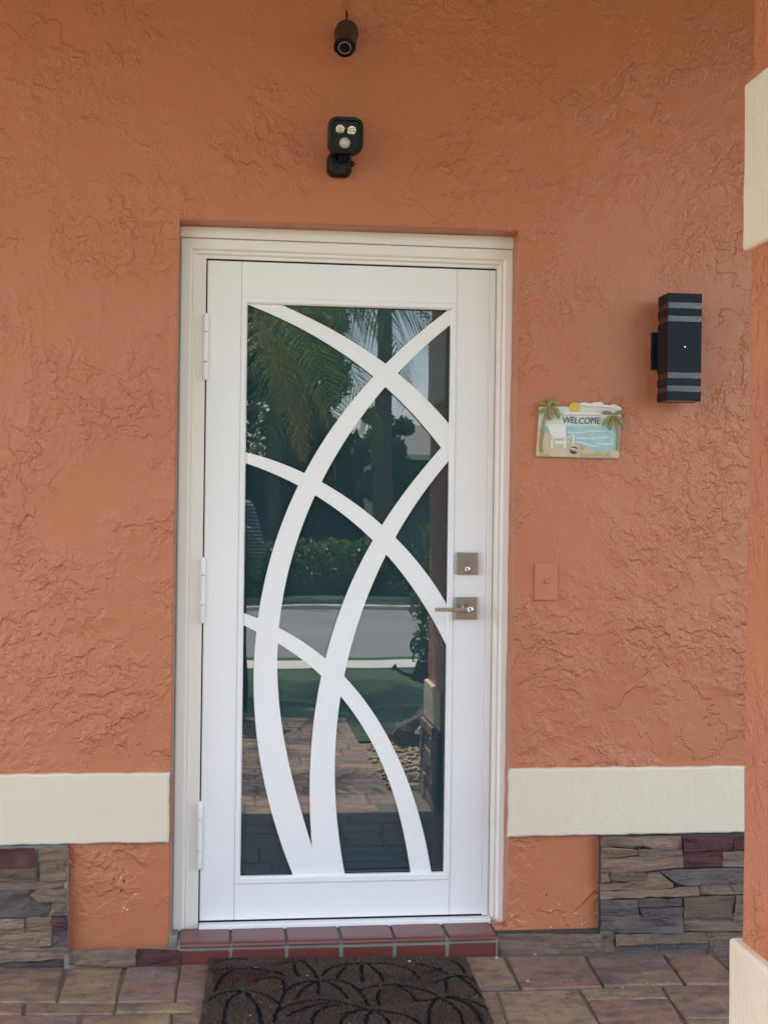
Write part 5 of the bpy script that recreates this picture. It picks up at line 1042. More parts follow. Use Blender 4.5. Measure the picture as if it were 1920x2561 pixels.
MB().lathe(((sx0 + sx1) / 2 + .001, yf, 1.775), (0, -1, 0), [(.0032, -.001), (.0032, .001), (.0018, .0024)], 14).build('screw', M['steel'], lamp, smooth=True)
MB().lathe((sx0 - .008, -.108, 1.775), (-1, 0, 0), [(.0035, -.001), (.0035, .001), (.002, .002)], 12).build('side_screw', M['lamp_black'], lamp)

# ------------------------------------------------------------------ welcome plaque
plq = thing('welcome_plaque', 'painted beach relief plaque lettered WELCOME with palm trees', 'plaque', (1.145, -.10, 1.438))
def pmat(n, c, var=.12, vs_=40, rough=.55): return simple('plaque_' + n, c, rough, var=var, vscale=vs_, bmp=.0008, bscale=180)
PM = {'sky': pmat('sky', (.60, .60, .53)), 'sea': pmat('sea', (.33, .50, .50), .3, 55), 'sand': pmat('sand', (.56, .46, .31), .15), 'sun': pmat('sun', (.62, .42, .06)), 'white': pmat('white', (.72, .68, .64), .06),
      'trunk': pmat('trunk', (.33, .23, .09), .35, 90), 'leaf': pmat('leaf', (.235, .215, .055), .55, 160), 'navy': pmat('navy', (.018, .06, .105)), 'star': pmat('star', (.50, .34, .13)), 'gold': pmat('gold', (.55, .32, .05)), 'grass': pmat('grass', (.42, .40, .17), .3), 'wave': pmat('wave', (.66, .70, .66), .08)}
YP = -.1120
def layer(key, nm, mat, d, y_=None, bev=.0012):
    y0 = (YP if y_ is None else y_)
    return MB().prism(PQ[key], y0 - d, y0 + .001).build(nm, PM[mat], plq, bevel=bev, seg=2)
MB().prism(PQ['board'], YP, -.0985).build('board', PM['sky'], plq, bevel=.002, seg=2)
sea = layer('sea', 'sea', 'sea', .0012, bev=.0005)
layer('sand', 'sand', 'sand', .0028, bev=.001)
layer('cloud_top', 'cloud', 'white', .0042, bev=.0018); layer('cloud_low', 'cloud', 'white', .0058, bev=.0018); layer('sun', 'sun', 'sun', .0034, bev=.0015)
for i in range(4): layer('wave%d' % i, 'wave', 'wave', .0026, bev=.0008)
ch = layer('back', 'beach_chair', 'white', .0062, bev=.0014)
def chl(k, d): MB().prism(PQ[k], YP - d, YP + .001).build('chair_' + {'s': 'seat', 'a': 'arm', 'l': 'leg'}.get(k[0], 'part') if k != 'strut' else 'chair_strut', PM['white'], ch, bevel=.0007)
chl('seat', .0052); chl('armrail', .0074); chl('leg1', .0068); chl('leg2', .0068); chl('leg3', .0066); chl('strut', .0058)
for tr, fr in (('trunk1', 'frondA'), ('trunk2', 'frondB')):
    pt = layer(tr, 'palm_trunk', 'trunk', .0075, bev=.003)
    for i in range(5):
        poly = PQ['%s%d' % (fr, i)]
        c_ = (sum(p[0] for p in poly) / len(poly), sum(p[1] for p in poly) / len(poly)); n = len(poly)
        m = MB(); d = YP - .0085 - .0011 * (i % 3)
        m.v = [(p[0], d + .005, p[1]) for p in poly] + [(p[0], d, p[1]) for p in poly] + [(c_[0] + (p[0] - c_[0]) * .35, d - .003, c_[1] + (p[1] - c_[1]) * .55) for p in poly]
        m.f = [tuple(range(n))[::-1]] + [(k_ * n + j, k_ * n + (j + 1) % n, (k_ + 1) * n + (j + 1) % n, (k_ + 1) * n + j) for k_ in range(2) for j in range(n)] + [tuple(range(2 * n, 3 * n))]
        m.build('palm_frond', PM['leaf'], pt)
layer('star', 'starfish', 'star', .0052, bev=.0008)
bl = layer('ball', 'beach_ball', 'navy', .0060, bev=.002)
bp = PQ['ball']; bc = (sum(p[0] for p in bp) / len(bp), sum(p[1] for p in bp) / len(bp)); br = max(p[0] for p in bp) - bc[0]
def band_(t0, t1, mat, nm):
    pts = []
    for k_ in range(13): u = -0.9 + 1.8 * k_ / 12; pts.append((bc[0] + br * u * .93, bc[1] + br * (t0 + .30 * (1 - u * u) - .28 * u) * .9))
    for k_ in range(13): u = 0.9 - 1.8 * k_ / 12; pts.append((bc[0] + br * u * .93, bc[1] + br * (t1 + .30 * (1 - u * u) - .28 * u) * .9))
    MB().prism(pts, YP - .0068, YP - .0058).build(nm, PM[mat], bl)
band_(-.48, -.12, 'gold', 'ball_stripe'); band_(-.08, .30, 'white', 'ball_stripe')
for gpoly in GRASS: MB().prism(gpoly, YP - .0040, YP - .0020).build('grass_blade', PM['grass'], plq)
def text_mesh(txt, name, x0, x1, z0, z1, y0, d, mat, parent, shear=.0):
    fc = bpy.data.curves.new(name, 'FONT'); fc.body = txt; fc.extrude = .04; fc.shear = shear; fc.space_character = 1.02; fc.offset = .0
    tmp = bpy.data.objects.new('tmp', fc); COL.objects.link(tmp)
    me = bpy.data.meshes.new_from_object(tmp.evaluated_get(bpy.context.evaluated_depsgraph_get())); bpy.data.objects.remove(tmp)
    xs = [v.co.x for v in me.vertices]; ys = [v.co.y for v in me.vertices]; a0, a1, b0, b1 = min(xs), max(xs), min(ys), max(ys)
    of = OFF[parent.name]
    for v in me.vertices:
        u, w_, q_ = (v.co.x - a0) / (a1 - a0), (v.co.y - b0) / (b1 - b0), v.co.z / .04
        v.co = (x0 + (x1 - x0) * u - of.x, y0 - d * (q_ * .5 + .5) - of.y, z0 + (z1 - z0) * w_ + .0012 * math.sin(u * 9) - of.z)
    me.name = name; me.materials.clear()
    return link(name, me, mat, parent)
text_mesh('WELCOME', 'lettering', 1.0925, 1.2118, 1.5445, 1.5640, YP + .0002, .0022, PM['navy'], plq, .12)

# ------------------------------------------------------------------ motion flood light
def rounded(cx_, cz_, w, h, r, n=6, bulge=0.0):
    pts = []
    for sx, sz, a0 in ((1, 1, 0), (-1, 1, 90), (-1, -1, 180), (1, -1, 270)):
        for k_ in range(n + 1):
            a = R(a0 + 90 * k_ / n); pts.append((cx_ + sx * (w / 2 - r) + math.cos(a) * r, cz_ + sz * (h / 2 - r) + math.sin(a) * r))
    return [(cx_ + (x - cx_) * (1 + bulge * (1 - (2 * (z - cz_) / h) ** 2)), cz_ + (z - cz_) * (1 + bulge * (1 - (2 * (x - cx_) / w) ** 2))) for x, z in pts]
flood = thing('flood_light', 'black twin-lens motion sensor flood light above the door', 'flood light', (.39, -.10, 2.274))
(fx0, fz1), (fx1, fz0) = FLOODBASE
bx_, bz_ = (fx0 + fx1) / 2, (fz0 + fz1) / 2
def stack(rings, name, mat, parent, smooth=True):
    """rings: list of (polygon, y) lofted front to back"""
    m = MB(); n = len(rings[0][0])
    for poly, yv in rings: m.v += [(x, (yv(x, z) if callable(yv) else yv), z) for x, z in poly]
    for k_ in range(len(rings) - 1):
        for j in range(n): m.f.append((k_ * n + j, k_ * n + (j + 1) % n, (k_ + 1) * n + (j + 1) % n, (k_ + 1) * n + j))
    m.f.append(tuple(range(n))[::-1]); m.f.append(tuple(range((len(rings) - 1) * n, len(rings) * n)))
    return m.build(name, mat, parent, smooth=smooth)
stack([(rounded(bx_, bz_, .074, .072, .022), -.099), (rounded(bx_, bz_, .074, .072, .022), -.124), (rounded(bx_, bz_, .064, .062, .02), -.134), (rounded(bx_, bz_, .04, .04, .018), -.138)], 'wall_mount', M['plastic'], flood)
(hx0, hz1), (hx1, hz0), (hcx, hcz) = FLOODHEAD
hcx, hcz = (hx0 + hx1) / 2, (hz0 + hz1) / 2 + .0
hw, hh = hx1 - hx0, hz1 - hz0 - .004
tl = lambda base: (lambda x, z: base + .22 * (hcz - z) * -1 * -1 * .0 + .10 * (z - hcz) * -1)
MB().tube([(bx_ + .004, -.130, bz_ + .005), (bx_ + .010, -.155, bz_ + .022), (hcx - .004, -.168, hcz - .03)], .0125, 14).build('swivel_arm', M['plastic'], flood, smooth=True)
MB().lathe((bx_ + .034, -.125, bz_ + .002), (1, 0, 0), [(.009, 0), (.009, .006), (.0045, .010), (.0035, .014)], 14).build('knob', M['plastic'], flood, smooth=True)
head = stack([(rounded(hcx, hcz, hw * .72, hh * .72, .02, bulge=.03), tl(-.152)), (rounded(hcx, hcz, hw * .97, hh * .97, .024, bulge=.03), tl(-.172)), (rounded(hcx, hcz, hw, hh, .025, bulge=.03), tl(-.196)),
              (rounded(hcx, hcz, hw * .96, hh * .96, .024, bulge=.03), tl(-.204)), (rounded(hcx, hcz, hw * .80, hh * .80, .016, bulge=.02), tl(-.203)), (rounded(hcx, hcz, hw * .77, hh * .77, .014, bulge=.02), tl(-.196))], 'lamp_head', M['plastic'], flood)
m_, t, b = new_mat('lens_chrome'); b.inputs['Metallic'].default_value = 1; b.inputs['Roughness'].default_value = .18
co = N(t, 'ShaderNodeTexCoord').outputs['Object']; vn = N(t, 'ShaderNodeTexVoronoi', Scale=180); t.links.new(co, vn.inputs['Vector'])
t.links.new(ramp(t, vn.outputs['Distance'], .1, .7, (1.0, .98, .92, 1), (.62, .58, .48, 1)).outputs[0], b.inputs['Base Color']); bump(t, b, vn.outputs['Distance'], .004, .8)
M['lens'] = m_
for x, z in FLOODLENS[:2]:
    yb_ = tl(-.196)(x, z)
    ln = MB().lathe((x, yb_, z), (0, -1, 0), [(.0140, -.001), (.0140, .0015), (.0128, .003), (.0085, .0012), (.003, .0004)], 24).build('lens', M['lens'], head, smooth=True)
    MB().lathe((x, yb_ - .0003, z), (0, -1, 0), [(.0034, 0), (.0034, .0022), (.002, .003)], 12).build('led_chip', simple('led_yellow', (.85, .72, .35), .4), ln, smooth=True)
x, z = FLOODLENS[2]
MB().lathe((x, tl(-.196)(x, z), z), (0, -1, 0), [(.0165, -.001), (.0160, .003), (.0135, .0085), (.009, .0125), (.004, .0145)], 24).build('sensor_dome', M['dome'], head, smooth=True)

# ------------------------------------------------------------------ bullet security camera with its cable
(cbx, cbz), = CAMBASE; (cfx, cfz), = CAMFRONT
secam = thing('security_camera', 'small brown-black bullet camera high on the wall with cable', 'camera', (cbx, -.10, cbz))
MB().lathe((cbx, -.0995, cbz), (0, -1, 0), [(.036, 0), (.036, .010), (.031, .018), (.014, .022)], 28).build('wall_mount', M['plastic'], secam, smooth=True)
A0 = Vector((cbx - .002, -.145, cbz - .002)); A1 = Vector((cfx, -.222, cfz)); ax = (A1 - A0).normalized(); L = (A1 - A0).length
MB().tube([(cbx, -.112, cbz), tuple(A0 + ax * .012)], .010, 12).build('ball_joint', M['plastic'], secam, smooth=True)
body_ = MB().lathe(tuple(A0), tuple(ax), [(.020, 0), (.0285, .004), (.0300, .012), (.0300, L - .006), (.0285, L - .002), (.0250, L - .0015), (.0245, L - .006)], 32).build('camera_body', M['plastic'], secam, smooth=True)
# sun shroud: open half-shell over the top
m = MB(); sd = ax.cross(Vector((0, 0, 1))).normalized(); un = sd.cross(ax).normalized(); n = 18
for h_ in (.002, L - .004):
    for rad in (.0312, .0330):
        for k_ in range(n + 1):
            a = R(-25 + 230 * k_ / n); p = A0 + ax * h_ + (sd * math.cos(a) + un * math.sin(a)) * rad; m.v.append(tuple(p))
w_ = n + 1
for k_ in range(n):
    m.f += [(k_, k_ + 1, 2 * w_ + k_ + 1, 2 * w_ + k_), (w_ + k_, 3 * w_ + k_, 3 * w_ + k_ + 1, w_ + k_ + 1), (k_, w_ + k_, w_ + k_ + 1, k_ + 1), (2 * w_ + k_, 2 * w_ + k_ + 1, 3 * w_ + k_ + 1, 3 * w_ + k_)]
m.f += [(0, 2 * w_, 3 * w_, w_), (n, w_ + n, 3 * w_ + n, 2 * w_ + n)]
m.build('sun_shroud', M['plastic_brown'], secam, smooth=True)
MB().lathe(tuple(A0 + ax * (L - .0065)), tuple(ax), [(.0242, 0), (.0242, .001)], 28).build('face_plate', M['plastic'], body_)
MB().lathe(tuple(A0 + ax * (L - .0060)), tuple(ax), [(.0100, 0), (.0100, .004), (.007, .0046), (.003, .003)], 20).build('lens', M['plastic'], body_, smooth=True)
ledm = simple('infrared_led', (.52, .47, .38), .3)
for k_ in range(16):
    a = 2 * math.pi * k_ / 16; p = A0 + ax * (L - .0054) + (sd * math.cos(a) + un * math.sin(a)) * .0180
    MB().lathe(tuple(p), tuple(ax), [(.0022, 0), (.0020, .0012), (.0010, .0021)], 8).build('infrared_led', ledm, body_, smooth=True)
cb = [Vector((x, -.106 if i < 3 else -.104, z)) for i, (x, z) in enumerate(CABLE)]
MB().tube([(cbx, -.108, cbz + .02), tuple(cb[0]), tuple(cb[1]), tuple(cb[2])], .0026, 8).build('cable', M['plastic'], secam, smooth=True)
MB().tube([tuple(cb[2] + Vector((0, 0, .0005))), tuple(cb[3]), tuple(cb[4]), (cb[4].x, -.104, 3.03)], .0024, 8).build('painted_cable', M['paint'], secam, smooth=True)

# ------------------------------------------------------------------ doormat
mA, mB_, mC, mD = [Vector((p[0], p[1], 0)) for p in MATC]
ux = (mB_ - mA).normalized(); uy = Vector((-.043, -1, 0)).normalized()
MWD, MDP = .760, .545
mat_thing = thing('doormat', 'dark brown coir doormat printed with pumpkin outlines', 'doormat', tuple(mA + ux * MWD / 2 + uy * MDP / 2 + Vector((0, 0, FZ))))
def mq(u, v, z): p = mA + ux * u + uy * v; return (p.x, p.y, z)
m = MB(); rr_ = .012
out = [(0, 0), (MWD, 0), (MWD, MDP), (0, MDP)]
m.v = [mq(u, v, FZ + .0015) for u, v in out] + [mq(u, v, FZ + .012) for u, v in out]
m.f = [(0, 1, 2, 3), (4, 7, 6, 5), (0, 4, 5, 1), (1, 5, 6, 2), (2, 6, 7, 3), (3, 7, 4, 0)]
m.build('backing', simple('mat_backing', (.035, .025, .02), .95), mat_thing)
rs = np.random.RandomState(11)
nu, nv = 330, 236
uu_, vv_ = np.meshgrid((np.arange(nu) + .5) / nu * MWD, (np.arange(nv) + .5) / nv * MDP)
uu_ = (uu_ + rs.uniform(-.0016, .0016, uu_.shape)).ravel(); vv_ = (vv_ + rs.uniform(-.0016, .0016, vv_.shape)).ravel()
n = len(uu_)
def to_uv(p): d = Vector((p[0], p[1], 0)) - mA; return np.array((d.dot(ux), d.dot(uy)))
P2 = np.stack([uu_, vv_], 1) + rs.normal(0, .0009, (n, 2))
dist = np.full(n, 9.0)
for st in MATS:
    q = [to_uv(p) for p in st]
    # smooth the hand-drawn stroke
    for _ in range(2):
        r_ = [q[0]]
        for a, b in zip(q[:-1], q[1:]): r_ += [a * .75 + b * .25, a * .25 + b * .75]
        q = r_ + [q[-1]]
    for a, b in zip(q[:-1], q[1:]):
        d = b - a; l2 = d @ d + 1e-12; t_ = np.clip(((P2 - a) @ d) / l2, 0, 1); dist = np.minimum(dist, np.linalg.norm(P2 - (a + t_[:, None] * d), axis=1))
def inside(poly, pts):
    c_ = np.zeros(len(pts), bool); j = len(poly) - 1
    for i in range(len(poly)):
        xi, yi = poly[i]; xj, yj = poly[j]
        c_ ^= ((yi > pts[:, 1]) != (yj > pts[:, 1])) & (pts[:, 0] < (xj - xi) * (pts[:, 1] - yi) / (yj - yi + 1e-12) + xi); j = i
    return c_
base = np.array([.105, .068, .050]); cols = np.tile(base, (n, 1)) * rs.uniform(.55, 1.5, (n, 1))
low = np.array([noise.noise(Vector((a * 9, b * 9, 1.7))) for a, b in zip(uu_[::1], vv_[::1])])
cols *= (1 + .28 * low)[:, None]
for key, c_ in (('maroon', (.092, .040, .036)), ('maroon2', (.100, .055, .044)), ('tan', (.120, .075, .042)), ('green', (.075, .072, .045)), ('green2', (.07, .066, .042))):
    k_ = inside([to_uv(p) for p in MATZ[key]], P2); cols[k_] = np.array(c_) * rs.uniform(.6, 1.4, (k_.sum(), 1))
lw = .0052 + .0012 * low
k_ = dist < lw; cols[k_] = np.array([.008, .009, .013]) * rs.uniform(.5, 1.6, (k_.sum(), 1))
edge = np.minimum(np.minimum(uu_, MWD - uu_), np.minimum(vv_, MDP - vv_))
hgt_ = np.where(edge < .006, .006, .0078) * rs.uniform(.7, 1.15, n)
ang = rs.uniform(0, 6.283, n); wd = rs.uniform(.0011, .0018, n)
lean = rs.normal(0, .0024, (n, 2))
bu, bv = np.cos(ang) * wd, np.sin(ang) * wd
def w3(u, v, z): return np.stack([mA.x + ux.x * u + uy.x * v, mA.y + ux.y * u + uy.y * v, z], 1)
z0 = np.full(n, FZ + .0112)
V = np.empty((n, 4, 3)); V[:, 0] = w3(uu_ - bu, vv_ - bv, z0); V[:, 1] = w3(uu_ + bu, vv_ + bv, z0)
V[:, 2] = w3(uu_ + lean[:, 0] + bu * .5, vv_ + lean[:, 1] + bv * .5, z0 + hgt_); V[:, 3] = w3(uu_ + lean[:, 0] - bu * .5, vv_ + lean[:, 1] - bv * .5, z0 + hgt_)
m_, t, b = new_mat('coir_pile'); at_ = N(t, 'ShaderNodeVertexColor'); at_.layer_name = 'Col'; t.links.new(at_.outputs[0], b.inputs['Base Color']); b.inputs['Roughness'].default_value = .8; b.inputs['Specular IOR Level'].default_value = .25
pile = np_mesh('coir_pile', V.reshape(-1, 3), np.arange(n * 4).reshape(-1, 4), m_, mat_thing, cols=np.repeat(cols, 4, 0)); pile['kind'] = 'stuff'

# grit, plaster crumbs and leaf bits lying on the paving and the mat
rs = np.random.RandomState(23); gv, gf, gc = [], [], []
for i in range(420):
    u, v_ = rs.uniform(-.75, 1.5), -rs.uniform(.17, 1.1) ** 1.0
    onmat = .0 < u < .79 and v_ < -.16
    if (onmat and rs.rand() < .6) or (-.03 < u < .82 and v_ > -.23): continue
    z = FZ + (.0185 if onmat else .0035); s_ = rs.uniform(.0009, .0026) * (2.6 if rs.rand() < .06 else 1); a = rs.uniform(0, 6.28); e_ = rs.uniform(.3, 1)
    k0 = len(gv)
    for t_ in range(5):
        th = a + t_ * 1.2566; gv.append((u + math.cos(th) * s_, v_ + math.sin(th) * s_ * e_, z))
    gv.append((u, v_, z + s_ * .7)); gf += [(k0 + t_, k0 + (t_ + 1) % 5, k0 + 5) for t_ in range(5)]
    c_ = [(.55, .50, .44), (.40, .33, .26), (.06, .045, .035), (.30, .16, .10)][rs.choice(4, p=[.35, .25, .25, .15])]; gc += [c_] * 6
m_, t, b = new_mat('grit'); at_ = N(t, 'ShaderNodeVertexColor'); at_.layer_name = 'Col'; t.links.new(at_.outputs[0], b.inputs['Base Color']); b.inputs['Roughness'].default_value = .9
o = np_mesh('floor_grit', gv, gf, m_, None, cols=np.array(gc)); tag(o, 'tiny plaster crumbs and leaf bits scattered on the paving', 'grit', kind='stuff')
# ------------------------------------------------------------------ garden and street, seen in the glass
def leaf_mat(name, c, c2, trans=.35, rough=.45):
    m, t, b = new_mat(name)
    oi = N(t, 'ShaderNodeObjectInfo'); co = N(t, 'ShaderNodeTexCoord').outputs['Object']
    n = N(t, 'ShaderNodeTexNoise', Scale=3.5, Detail=4); t.links.new(co, n.inputs['Vector'])
    col = mixc(t, ramp(t, n.outputs['Fac'], .35, .65).outputs[0], c, c2)
    t.links.new(col, b.inputs['Base Color']); b.inputs['Roughness'].default_value = rough
    tr = N(t, 'ShaderNodeBsdfTranslucent'); t.links.new(mixc(t, 1.0, col, (1.6, 1.7, .8, 1), 'MULTIPLY'), tr.inputs[0])
    mx = N(t, 'ShaderNodeMixShader', Fac=trans); t.links.new(b.outputs[0], mx.inputs[1]); t.links.new(tr.outputs[0], mx.inputs[2])
    t.links.new(mx.outputs[0], t.nodes['Material Output'].inputs[0]); return m
M['palm_leaf'] = leaf_mat('palm_leaf', (.060, .105, .028), (.125, .150, .035), .42)
M['palm_yellow'] = leaf_mat('palm_leaf_yellow', (.32, .24, .05), (.40, .20, .04), .45)
M['tree_leaf'] = leaf_mat('tree_leaf', (.045, .085, .022), (.085, .125, .030), .35)
M['shrub_leaf'] = leaf_mat('shrub_leaf', (.10, .17, .03), (.17, .22, .05), .35)
M['hedge_leaf'] = leaf_mat('hedge_leaf', (.050, .105, .024), (.110, .170, .040), .3)
M['bark'] = simple('bark', (.10, .085, .07), .9, var=.3, vscale=8, bmp=.02, bscale=18)

def frond_mesh(name, length, droop, width, seed, mat, npair=46):
    """a feather frond growing along +x, arching over, leaflets both sides"""
    r_ = random.Random(seed); v, f = [], []
    pts = []
    for i in range(13):
        s = i / 12; a = droop[0] + (droop[1] - droop[0]) * s
        if i == 0: p = Vector((0, 0, 0))
        else: p = pts[-1] + Vector((math.cos(a), 0, math.sin(a))) * (length / 12)
        pts.append(p)
    def at(s):
        k = min(int(s * 12), 11); return pts[k].lerp(pts[k + 1], s * 12 - k), (pts[k + 1] - pts[k]).normalized()
    for i in range(12):                                     # midrib
        w = .012 * (1 - i / 13); b = len(v)
        v += [pts[i] + Vector((0, -w, 0)), pts[i] + Vector((0, w, 0)), pts[i + 1] + Vector((0, w * .9, 0)), pts[i + 1] + Vector((0, -w * .9, 0))]; f.append((b, b + 1, b + 2, b + 3))
    for i in range(npair):
        s = .12 + .87 * i / (npair - 1); p, d = at(s)
        L = width * (math.sin(math.pi * min(1, .18 + s * .8)) ** .7) * r_.uniform(.85, 1.1); w = .0065 + .003 * r_.random()
        for side in (-1, 1):
            dirv = (Vector((0, side, 0)) * .85 + d * .62 + Vector((0, 0, r_.uniform(-.25, .10)))).normalized()
            tip = p + dirv * L + Vector((0, 0, -L * r_.uniform(.15, .5))); mid = p + dirv * L * .5
            b = len(v); e = d * w
            v += [p - e * .5, p + e * .5, mid + e, mid - e, tip]; f += [(b, b + 1, b + 2, b + 3), (b + 3, b + 2, b + 4)]
    me = bpy.data.meshes.new(name); me.from_pydata([tuple(q) for q in v], [], f); me.materials.append(mat); return me
FR = [frond_mesh('frond', 1.7, (1.0, -1.0), .40, 1, M['palm_leaf']), frond_mesh('frond', 1.7, (.7, -1.35), .42, 2, M['palm_leaf']), frond_mesh('frond', 1.6, (.25, -1.5), .40, 3, M['palm_leaf'])]
FRY = frond_mesh('frond', 1.5, (-.6, -1.52), .30, 4, M['palm_yellow'])

def palm(x, y, h, nf, label, scale=1.0, seed=1, yellow=(), lean=(0, 0), z0=-.09, tilt=None, trunk_r=.075):
    r_ = random.Random(seed)
    t_ = thing('palm_tree', label, 'palm tree', (x, y, z0))
    pts = [(x + lean[0] * (k / 8) ** 1.6, y + lean[1] * (k / 8) ** 1.6, z0 + (h - z0) * k / 8) for k in range(9)]
    rad = [trunk_r * (1.25 - .45 * k / 8) * (1 + .05 * ((-1) ** k)) for k in range(9)]
    MB().tube(pts, rad, 14).build('trunk', M['bark'], t_, smooth=True)
    top = Vector(pts[-1]) - Vector((x, y, z0))
    for i in range(nf):
        o = bpy.data.objects.new('frond', FR[0 if i % 3 == 0 else (1 if i % 3 == 1 else 2)]); COL.objects.link(o); o.parent = t_
        o.location = top + Vector((0, 0, r_.uniform(-.12, .1))); s = scale * r_.uniform(.85, 1.15); o.scale = (s, s, s)
        o.rotation_euler = (r_.uniform(-.25, .25), r_.uniform(-.25, .18), 2 * math.pi * (i * .381966 + r_.uniform(-.03, .03)))
    for a, s in yellow:
        o = bpy.data.objects.new('frond', FRY); COL.objects.link(o); o.parent = t_; o.location = top + Vector((0, 0, -.1)); o.scale = (s, s, s); o.rotation_euler = (0, 0, a)
        o['label'] = 'yellow dying frond hanging down'
    return t_
palm(-.60, -6.2, 2.85, 19, 'leaning palm on the lawn left of the path, yellow fronds hanging', 1.0, 3, yellow=((.05, 1.0), (-.7, .85), (.9, .8), (2.9, .9)), lean=(.85, .25))
palm(-1.45, -3.75, 3.35, 9, 'palm beside the path nearest the porch', 1.15, 5, lean=(.45, .1))
palm(2.25, -3.25, 3.6, 8, 'palm in the bed outside the porch pillar', 1.1, 6)
palm(-2.4, -6.9, 3.6, 16, 'tall palm at the far left of the lawn', 1.1, 8)
palm(2.35, -6.6, 4.1, 20, 'palm on the lawn behind the porch pillar', 1.15, 9)
palm(-.2, -16.6, 4.6, 18, 'palm across the road in front of the hedge', 1.3, 12, trunk_r=.11)
palm(2.66, -17.4, 6.4, 18, 'tall palm across the road with thick bare trunk', 1.4, 14, trunk_r=.13)
palm(1.0, -20.5, 5.2, 18, 'shaded palm among the trees across the road', 1.4, 15, trunk_r=.12)

def leaf_cloud(blobs, n, size, seed):
    """n leaf quads spread on and in ellipsoid clumps"""
    rs_ = np.random.RandomState(seed); k = rs_.choice(len(blobs), n, p=np.array([b[3] ** 2 for b in blobs]) / sum(b[3] ** 2 for b in blobs))
    B = np.array(blobs)[k]; d = rs_.normal(size=(n, 3)); d /= np.linalg.norm(d, axis=1)[:, None]
    rad = rs_.uniform(.45, 1.08, n) ** .5
    c = B[:, :3] + d * (B[:, 3] * rad)[:, None] * np.array([1, 1, .85])
    a = rs_.normal(size=(n, 3)); a /= np.linalg.norm(a, axis=1)[:, None]; b = np.cross(a, d + rs_.normal(0, .6, (n, 3))); b /= np.linalg.norm(b, axis=1)[:, None] + 1e-9
    s = size * rs_.uniform(.6, 1.3, n)[:, None]
    V = np.empty((n, 4, 3)); V[:, 0] = c - a * s; V[:, 1] = c - b * s * .45; V[:, 2] = c + a * s; V[:, 3] = c + b * s * .45
    return V.reshape(-1, 3), np.arange(n * 4).reshape(-1, 4)
def tree(x, y, h, spread, label, seed, n=7000, leaf=.12, mat='tree_leaf', trunk=.16, low=.2):
    r_ = random.Random(seed); t_ = thing('broadleaf_tree', label, 'tree', (x, y, -.09), 'trees across the road')
    m = MB(); fork = h * .32
    m.tube([(x, y, -.09), (x + .05, y, fork * .5), (x, y, fork)], [trunk * 1.25, trunk, trunk * .85], 10)
    blobs = []
    for i in range(11):
        a = 2 * math.pi * i * .382; rr = spread * r_.uniform(.2, .75); z = h * r_.uniform(low, .88); p = (x + math.cos(a) * rr, y + math.sin(a) * rr * .8, z)
        blobs.append((*p, spread * r_.uniform(.28, .48)))
        m.tube([(x, y, fork * r_.uniform(.8, 1)), ((x + p[0]) / 2 + r_.uniform(-.2, .2), (y + p[1]) / 2, (fork + z) / 2 + .2), p], [trunk * .5, trunk * .3, trunk * .1], 7)
    m.build('trunk', M['bark'], t_, smooth=True)
    v, f = leaf_cloud(blobs, n, leaf, seed); np_mesh('crown', v, f, M[mat], t_)
    return t_
tree(-3.2, -21, 7.5, 3.2, 'dense dark tree at the left across the road', 21, 9000, .15)
tree(-.4, -22.5, 8.2, 3.0, 'tallest dense tree across the road behind the palms', 22, 9000, .15)
tree(1.3, -21.6, 7.0, 1.7, 'dark tree beside the house across the road', 23, 8000, .13)
tree(3.0, -20.0, 3.5, .62, 'small leafy tree at the corner of the grey roof', 24, 4000, .08, trunk=.07, low=.45)
tree(-6.5, -20, 7.2, 3.2, 'broad tree at the far left end of the hedge', 25, 8000, .16)
def hedge(x0, x1, y, h, d, label, seed, n, leaf=.06):
    t_ = thing('hedge', label, 'hedge', ((x0 + x1) / 2, y, -.09)); rs_ = np.random.RandomState(seed)
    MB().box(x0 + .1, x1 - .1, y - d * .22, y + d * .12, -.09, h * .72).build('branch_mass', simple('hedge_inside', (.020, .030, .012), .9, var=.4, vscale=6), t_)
    k = max(2, int((x1 - x0) / .45)); blobs = [(x0 + (x1 - x0) * (i + .5) / k, y + rs_.uniform(-.1, .1), z, .42) for i in range(k) for z in np.arange(.15, h - .2, .33)]
    v, f = leaf_cloud(blobs, n, leaf, seed); np_mesh('foliage', v, f, M['hedge_leaf'], t_)
hedge(-7, 3.0, -17.0, .92, .8, 'clipped green hedge along the far side of the road', 31, 26000, .055)
hedge(-12, 9, -26.0, 3.2, 1.4, 'tall dark hedge closing the gardens far behind', 32, 12000, .12)
# bright shrub beside the pillar's reflection
t_ = thing('shrub', 'bright yellow-green leafy shrub at the lawn edge', 'shrub', (1.75, -5.9, -.09))
MB().tube([(1.75, -5.9, -.09), (1.74, -5.88, .5), (1.70, -5.9, 1.1)], [.02, .015, .008], 7).build('stem', M['bark'], t_)
v, f = leaf_cloud([(1.72, -5.9, .25, .22), (1.70, -5.9, .55, .22), (1.76, -5.9, .85, .20), (1.74, -5.9, 1.1, .17), (1.85, -5.9, 1.0, .2)], 900, .05, 41); np_mesh('foliage', v, f, M['shrub_leaf'], t_)

